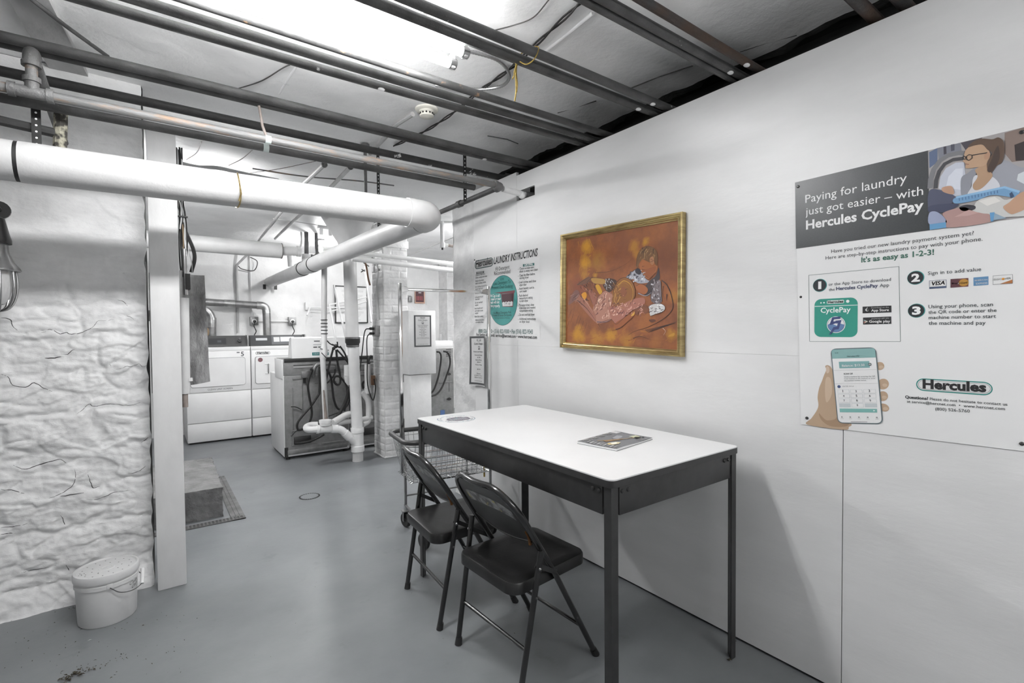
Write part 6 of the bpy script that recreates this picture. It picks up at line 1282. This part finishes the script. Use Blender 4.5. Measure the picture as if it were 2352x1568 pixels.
# ---- pillar outlet with conduit and cords
yo = 4.98; xo = PX-.008
t = thing('outlet_box', 'grey outlet box with two plugs on the left side of the brick pillar', 'outlet', (xo, yo, 1.3))
c = at_x(862, 760, xo-.03)
m = MB('galvanised'); m.box((xo-.045, c.y-.05, c.z-.055), (xo, c.y+.05, c.z+.055), bev=.004); m.build('box', t)
m = MB('black_plastic'); 
for dz in (.025, -.025): m.tube([(xo-.045, c.y, c.z+dz), (xo-.09, c.y-.005, c.z+dz)], .014, seg=12)
m.build('plug', t)
m = MB('rubber_black'); m.tube(smoothpath([(xo-.09, c.y, c.z+.025), (xo-.14, c.y, c.z), (xo-.17, c.y, c.z-.2), (xo-.2, c.y, c.z-.42)], 6), .006, seg=8); m.tube(smoothpath([(xo-.09, c.y, c.z-.025), (xo-.12, c.y, c.z-.08), (xo-.12, c.y, c.z-.3), (xo-.12, c.y, c.z-.55), (xo-.06, c.y+.02, c.z-.72), (xo-.03, c.y+.02, c.z-.6), (xo-.04, c.y+.03, c.z-.5)], 6), .006, seg=8); m.build('power_cord', t)
m = MB('beam_paint'); P = [at_x(u, v, xo-.02) for u, v in [(868, 735), (867, 690), (866, 650), (868, 620), (862, 600), (855, 592)]]; m.tube(smoothpath(P, 5), .0095, seg=10); m.tube([P[3]+Vector((0, 0, .012)), P[3]-Vector((0, 0, .012))], .015, 'galvanised', seg=10)
tag(m.build('conduit'), 'thin conduit running down the side of the brick pillar to its outlet box', 'conduit')
m = MB('orange_block'); c = at_x(857, 873, xo-.03); m.box((xo-.05, c.y-.02, c.z-.05), (xo-.012, c.y+.02, c.z+.05), bev=.003); tag(m.build('wooden_block'), 'small orange-brown wooden block on the lower side of the brick pillar', 'block')

# ---- pipes in the machine room
m = MB('drain_paint'); a, b = at_y(425, 555, 5.9), at_y(646, 576, 5.9); a.x = -.4; m.tube([a, b], .082, seg=28); m.tube([b-Vector((.004, 0, 0)), b+Vector((.006, 0, 0))], .084, 'pipe_rusty', seg=28)
c = at_y(684, 577, 5.9); m.tube([b, c], .05, seg=24); m.tube([c-Vector((.01, 0, 0)), c+Vector((.03, 0, 0))], .058, seg=24)
tag(m.build('insulated_pipe'), 'thick white wrapped pipe with a narrower capped end, high up across the machine room', 'pipe')
m = MB('white_paint'); m.tube([at_y(664, 570, 6.2), at_y(668, 612, 6.2)], .03, seg=14); tag(m.build('pipe'), 'short white vertical pipe below the end of the thick wrapped pipe', 'pipe')
for P, r_, mt, lb in (([(691, 500), (692, 560), (684, 585)], .011, 'beam_paint', 'thin grey vertical pipe, leftmost of three hanging under the fat white pipe'), ([(702, 500), (704, 555), (704, 590)], .024, 'pipe_pale', 'rust-footed vertical pipe, middle one of three hanging under the fat white pipe'), ([(725, 500), (727, 560), (728, 584), (716, 590)], .02, 'pipe_dark', 'dark vertical pipe, rightmost of three hanging under the fat white pipe')):
    m = MB(mt); m.tube(smoothpath([at_y(u, v, 6.0) for u, v in P], 5), r_, seg=12); 
    if mt == 'pipe_dark': m.sphere(at_y(716, 590, 6.0), .034)
    if mt == 'pipe_pale': m.tube([at_y(704, 584, 6.0), at_y(703, 606, 6.0)], .05, 'drain_paint', seg=16)
    tag(m.build('pipe'), lb, 'pipe')
yh = 4.72
for (v0, v1, r_, lb) in ((580, 606, .022, 'upper of two white horizontal pipes running past the brick pillar'), (595, 621, .026, 'lower of two white horizontal pipes running past the brick pillar')):
    a, b = at_y(820, v0, yh), at_y(1042, v1, yh); d_ = (b-a).normalized(); m = MB('white_paint'); m.tube([a-d_*.05, b+d_*1.2], r_, seg=16); tag(m.build('pipe'), lb, 'pipe')
m = MB('white_paint'); a, b = at_y(1015, 515, 4.45), at_y(1016, 562, 4.45); m.tube([a, b], .019, seg=14); m.tube([b+Vector((0, 0, .02)), b-Vector((0, 0, .03))], .026, seg=14); m.tube([b, b+Vector((.06, 0, 0))], .018, seg=12); m.tube([b+Vector((.05, 0, 0)), b+Vector((.35, 0, -.01))], .014, 'copper_paint', seg=12); m.tube([b-Vector((0, 0, .03)), b-Vector((0, 0, .05))], .01, 'rubber_black', seg=10)
m.tube([a, a+Vector((0, 0, .03))], .022, seg=12); m.tube([a+Vector((-.3, .2, .025)), a+Vector((.5, -.3, .025))], .012, seg=10); tag(m.build('pipe'), 'white drop pipe with a copper side branch, beside the plywood wall end', 'pipe')
m = MB('beam_paint'); m.tube([at_z(930, 590, CEILB-.03), at_z(1042, 545, CEILB-.03)], .006, seg=8); tag(m.build('conduit'), 'long thin conduit slanting across the machine room ceiling at right', 'conduit')
m = MB('beam_paint'); m.tube([at_y(u, v, YB-.05) for u, v in [(1006, 604), (1012, 618), (1014, 700), (1014, 768)]], .012, seg=10); c = at_y(1016, 775, YB-.04); m.box((c.x-.05, YB-.08, c.z-.05), (c.x+.05, YB-.01, c.z+.06), 'white_paint', bev=.005); tag(m.build('switch_conduit'), 'thin conduit down the far right wall ending in a white switch box', 'conduit')

# ---- things on the rear wall
yn = YB-.03; a, b = at_y(768, 655, yn), at_y(845, 742, yn)
t = thing('framed_notice', 'black-framed white notice on the rear wall behind the drain stack', 'notice', ((a.x+b.x)/2, YB-.02, b.z))
m = MB('black_metal')
for P in (((a.x, b.z), (b.x, b.z+.018)), ((a.x, a.z-.018), (b.x, a.z)), ((a.x, b.z), (a.x+.018, a.z)), ((b.x-.018, b.z), (b.x, a.z))): m.box((P[0][0], yn-.012, P[0][1]), (P[1][0], yn+.006, P[1][1]), bev=.002)
m.build('frame', t)
m = MB(flat(224)); m.box((a.x+.012, yn-.004, b.z+.012), (b.x-.012, yn+.004, a.z-.012)); rs = random.Random(2)
for k in range(26):
    if k in (9, 10, 17): continue
    z = a.z-.07-.018*k; w_ = rs.uniform(.08, .17); m.box((a.x+.27-w_, yn-.005, z), (a.x+.27+w_, yn-.0035, z+.004), flat(170))
m.build('notice_sheet', t)
m = MB('white_paint')
A = at_y(705, 702, YB-.05); m.box((A.x-.02, YB-.05, A.z-.06), (A.x+.05, YB-.01, A.z+.05)); P0 = at_y(711, 706, YB-.12)
for p, q in (((709, 706), (800, 706)), ((755, 700), (842, 682)), ((755, 716), (842, 692)), ((712, 706), (705, 724))): m.tube([at_y(*p, YB-.1), at_y(*q, YB-.16)], .011, seg=10)
tag(m.build('wall_drying_rack'), 'white rod drying rack folded out from the rear wall left of the drain stack', 'drying rack')
ys = YB-.02; a, b = at_y(954, 668, ys), at_y(973, 694, ys)
m = MB(flat((196, 160, 140))); m.box((a.x-.012, ys-.008, b.z-.02), (b.x+.02, ys, a.z+.015)); m.box((a.x, ys-.012, b.z), (b.x, ys-.008, a.z), flat((84, 58, 62)))
for k in range(4): m.box((a.x+.015+.03*k, ys-.0135, b.z+.03), (a.x+.03+.03*k, ys-.012, b.z+.1), flat((160, 84, 84)))
m.box((a.x+.05, ys-.0135, a.z-.035), (a.x+.1, ys-.012, a.z-.02), flat(190)); tag(m.build('maroon_sign'), 'small maroon sign on the far rear wall above the payment cabinet', 'sign')
m = MB('galvanised'); a, b = at_y(936.5, 682, ys), at_y(944, 694, ys); m.box((a.x, ys-.05, b.z), (b.x, ys, a.z), bev=.006); m.prism([(a.x, ys-.05, a.z), (b.x, ys-.05, a.z), (b.x, ys, a.z+.02), (a.x, ys, a.z+.02)], (0, 0, .004)); tag(m.build('wall_box'), 'little grey box on the far rear wall beside the maroon sign', 'box')
m = MB('copper_paint'); rs = random.Random(8); P = [at_y(u, v, 5.15) for u, v in [(838, 600), (842, 615), (846, 640), (850, 655)]]; m.tube(smoothpath(P, 5), .009, 'orange_block', seg=10)
for k in range(5): q = at_y(836+rs.random()*10, 598+rs.random()*26, 5.15); m.tube([q, q+Vector((rs.uniform(-.05, .05), 0, rs.uniform(-.05, .05)))], .006, 'galvanised', seg=8)
tag(m.build('cord_hook'), 'coil of orange-brown cord hung beside the brick pillar', 'cord')
m = MB('white_paint'); q = at_z(748, 520, CEILB-.05); m.tube([q+Vector((-.5, 0, .02)), q+Vector((.1, 0, 0))], .004, seg=6); m.box(q+Vector((-.08, -.02, -.03)), q+Vector((.08, .02, 0))); m.box(q+Vector((-.06, -.015, -.09)), q+Vector((-.03, .015, -.03))); m.box(q+Vector((.03, -.015, -.09)), q+Vector((.06, .015, -.03))); tag(m.build('cable_clip'), 'small metal bracket hanging on a wire from the machine room ceiling', 'bracket')
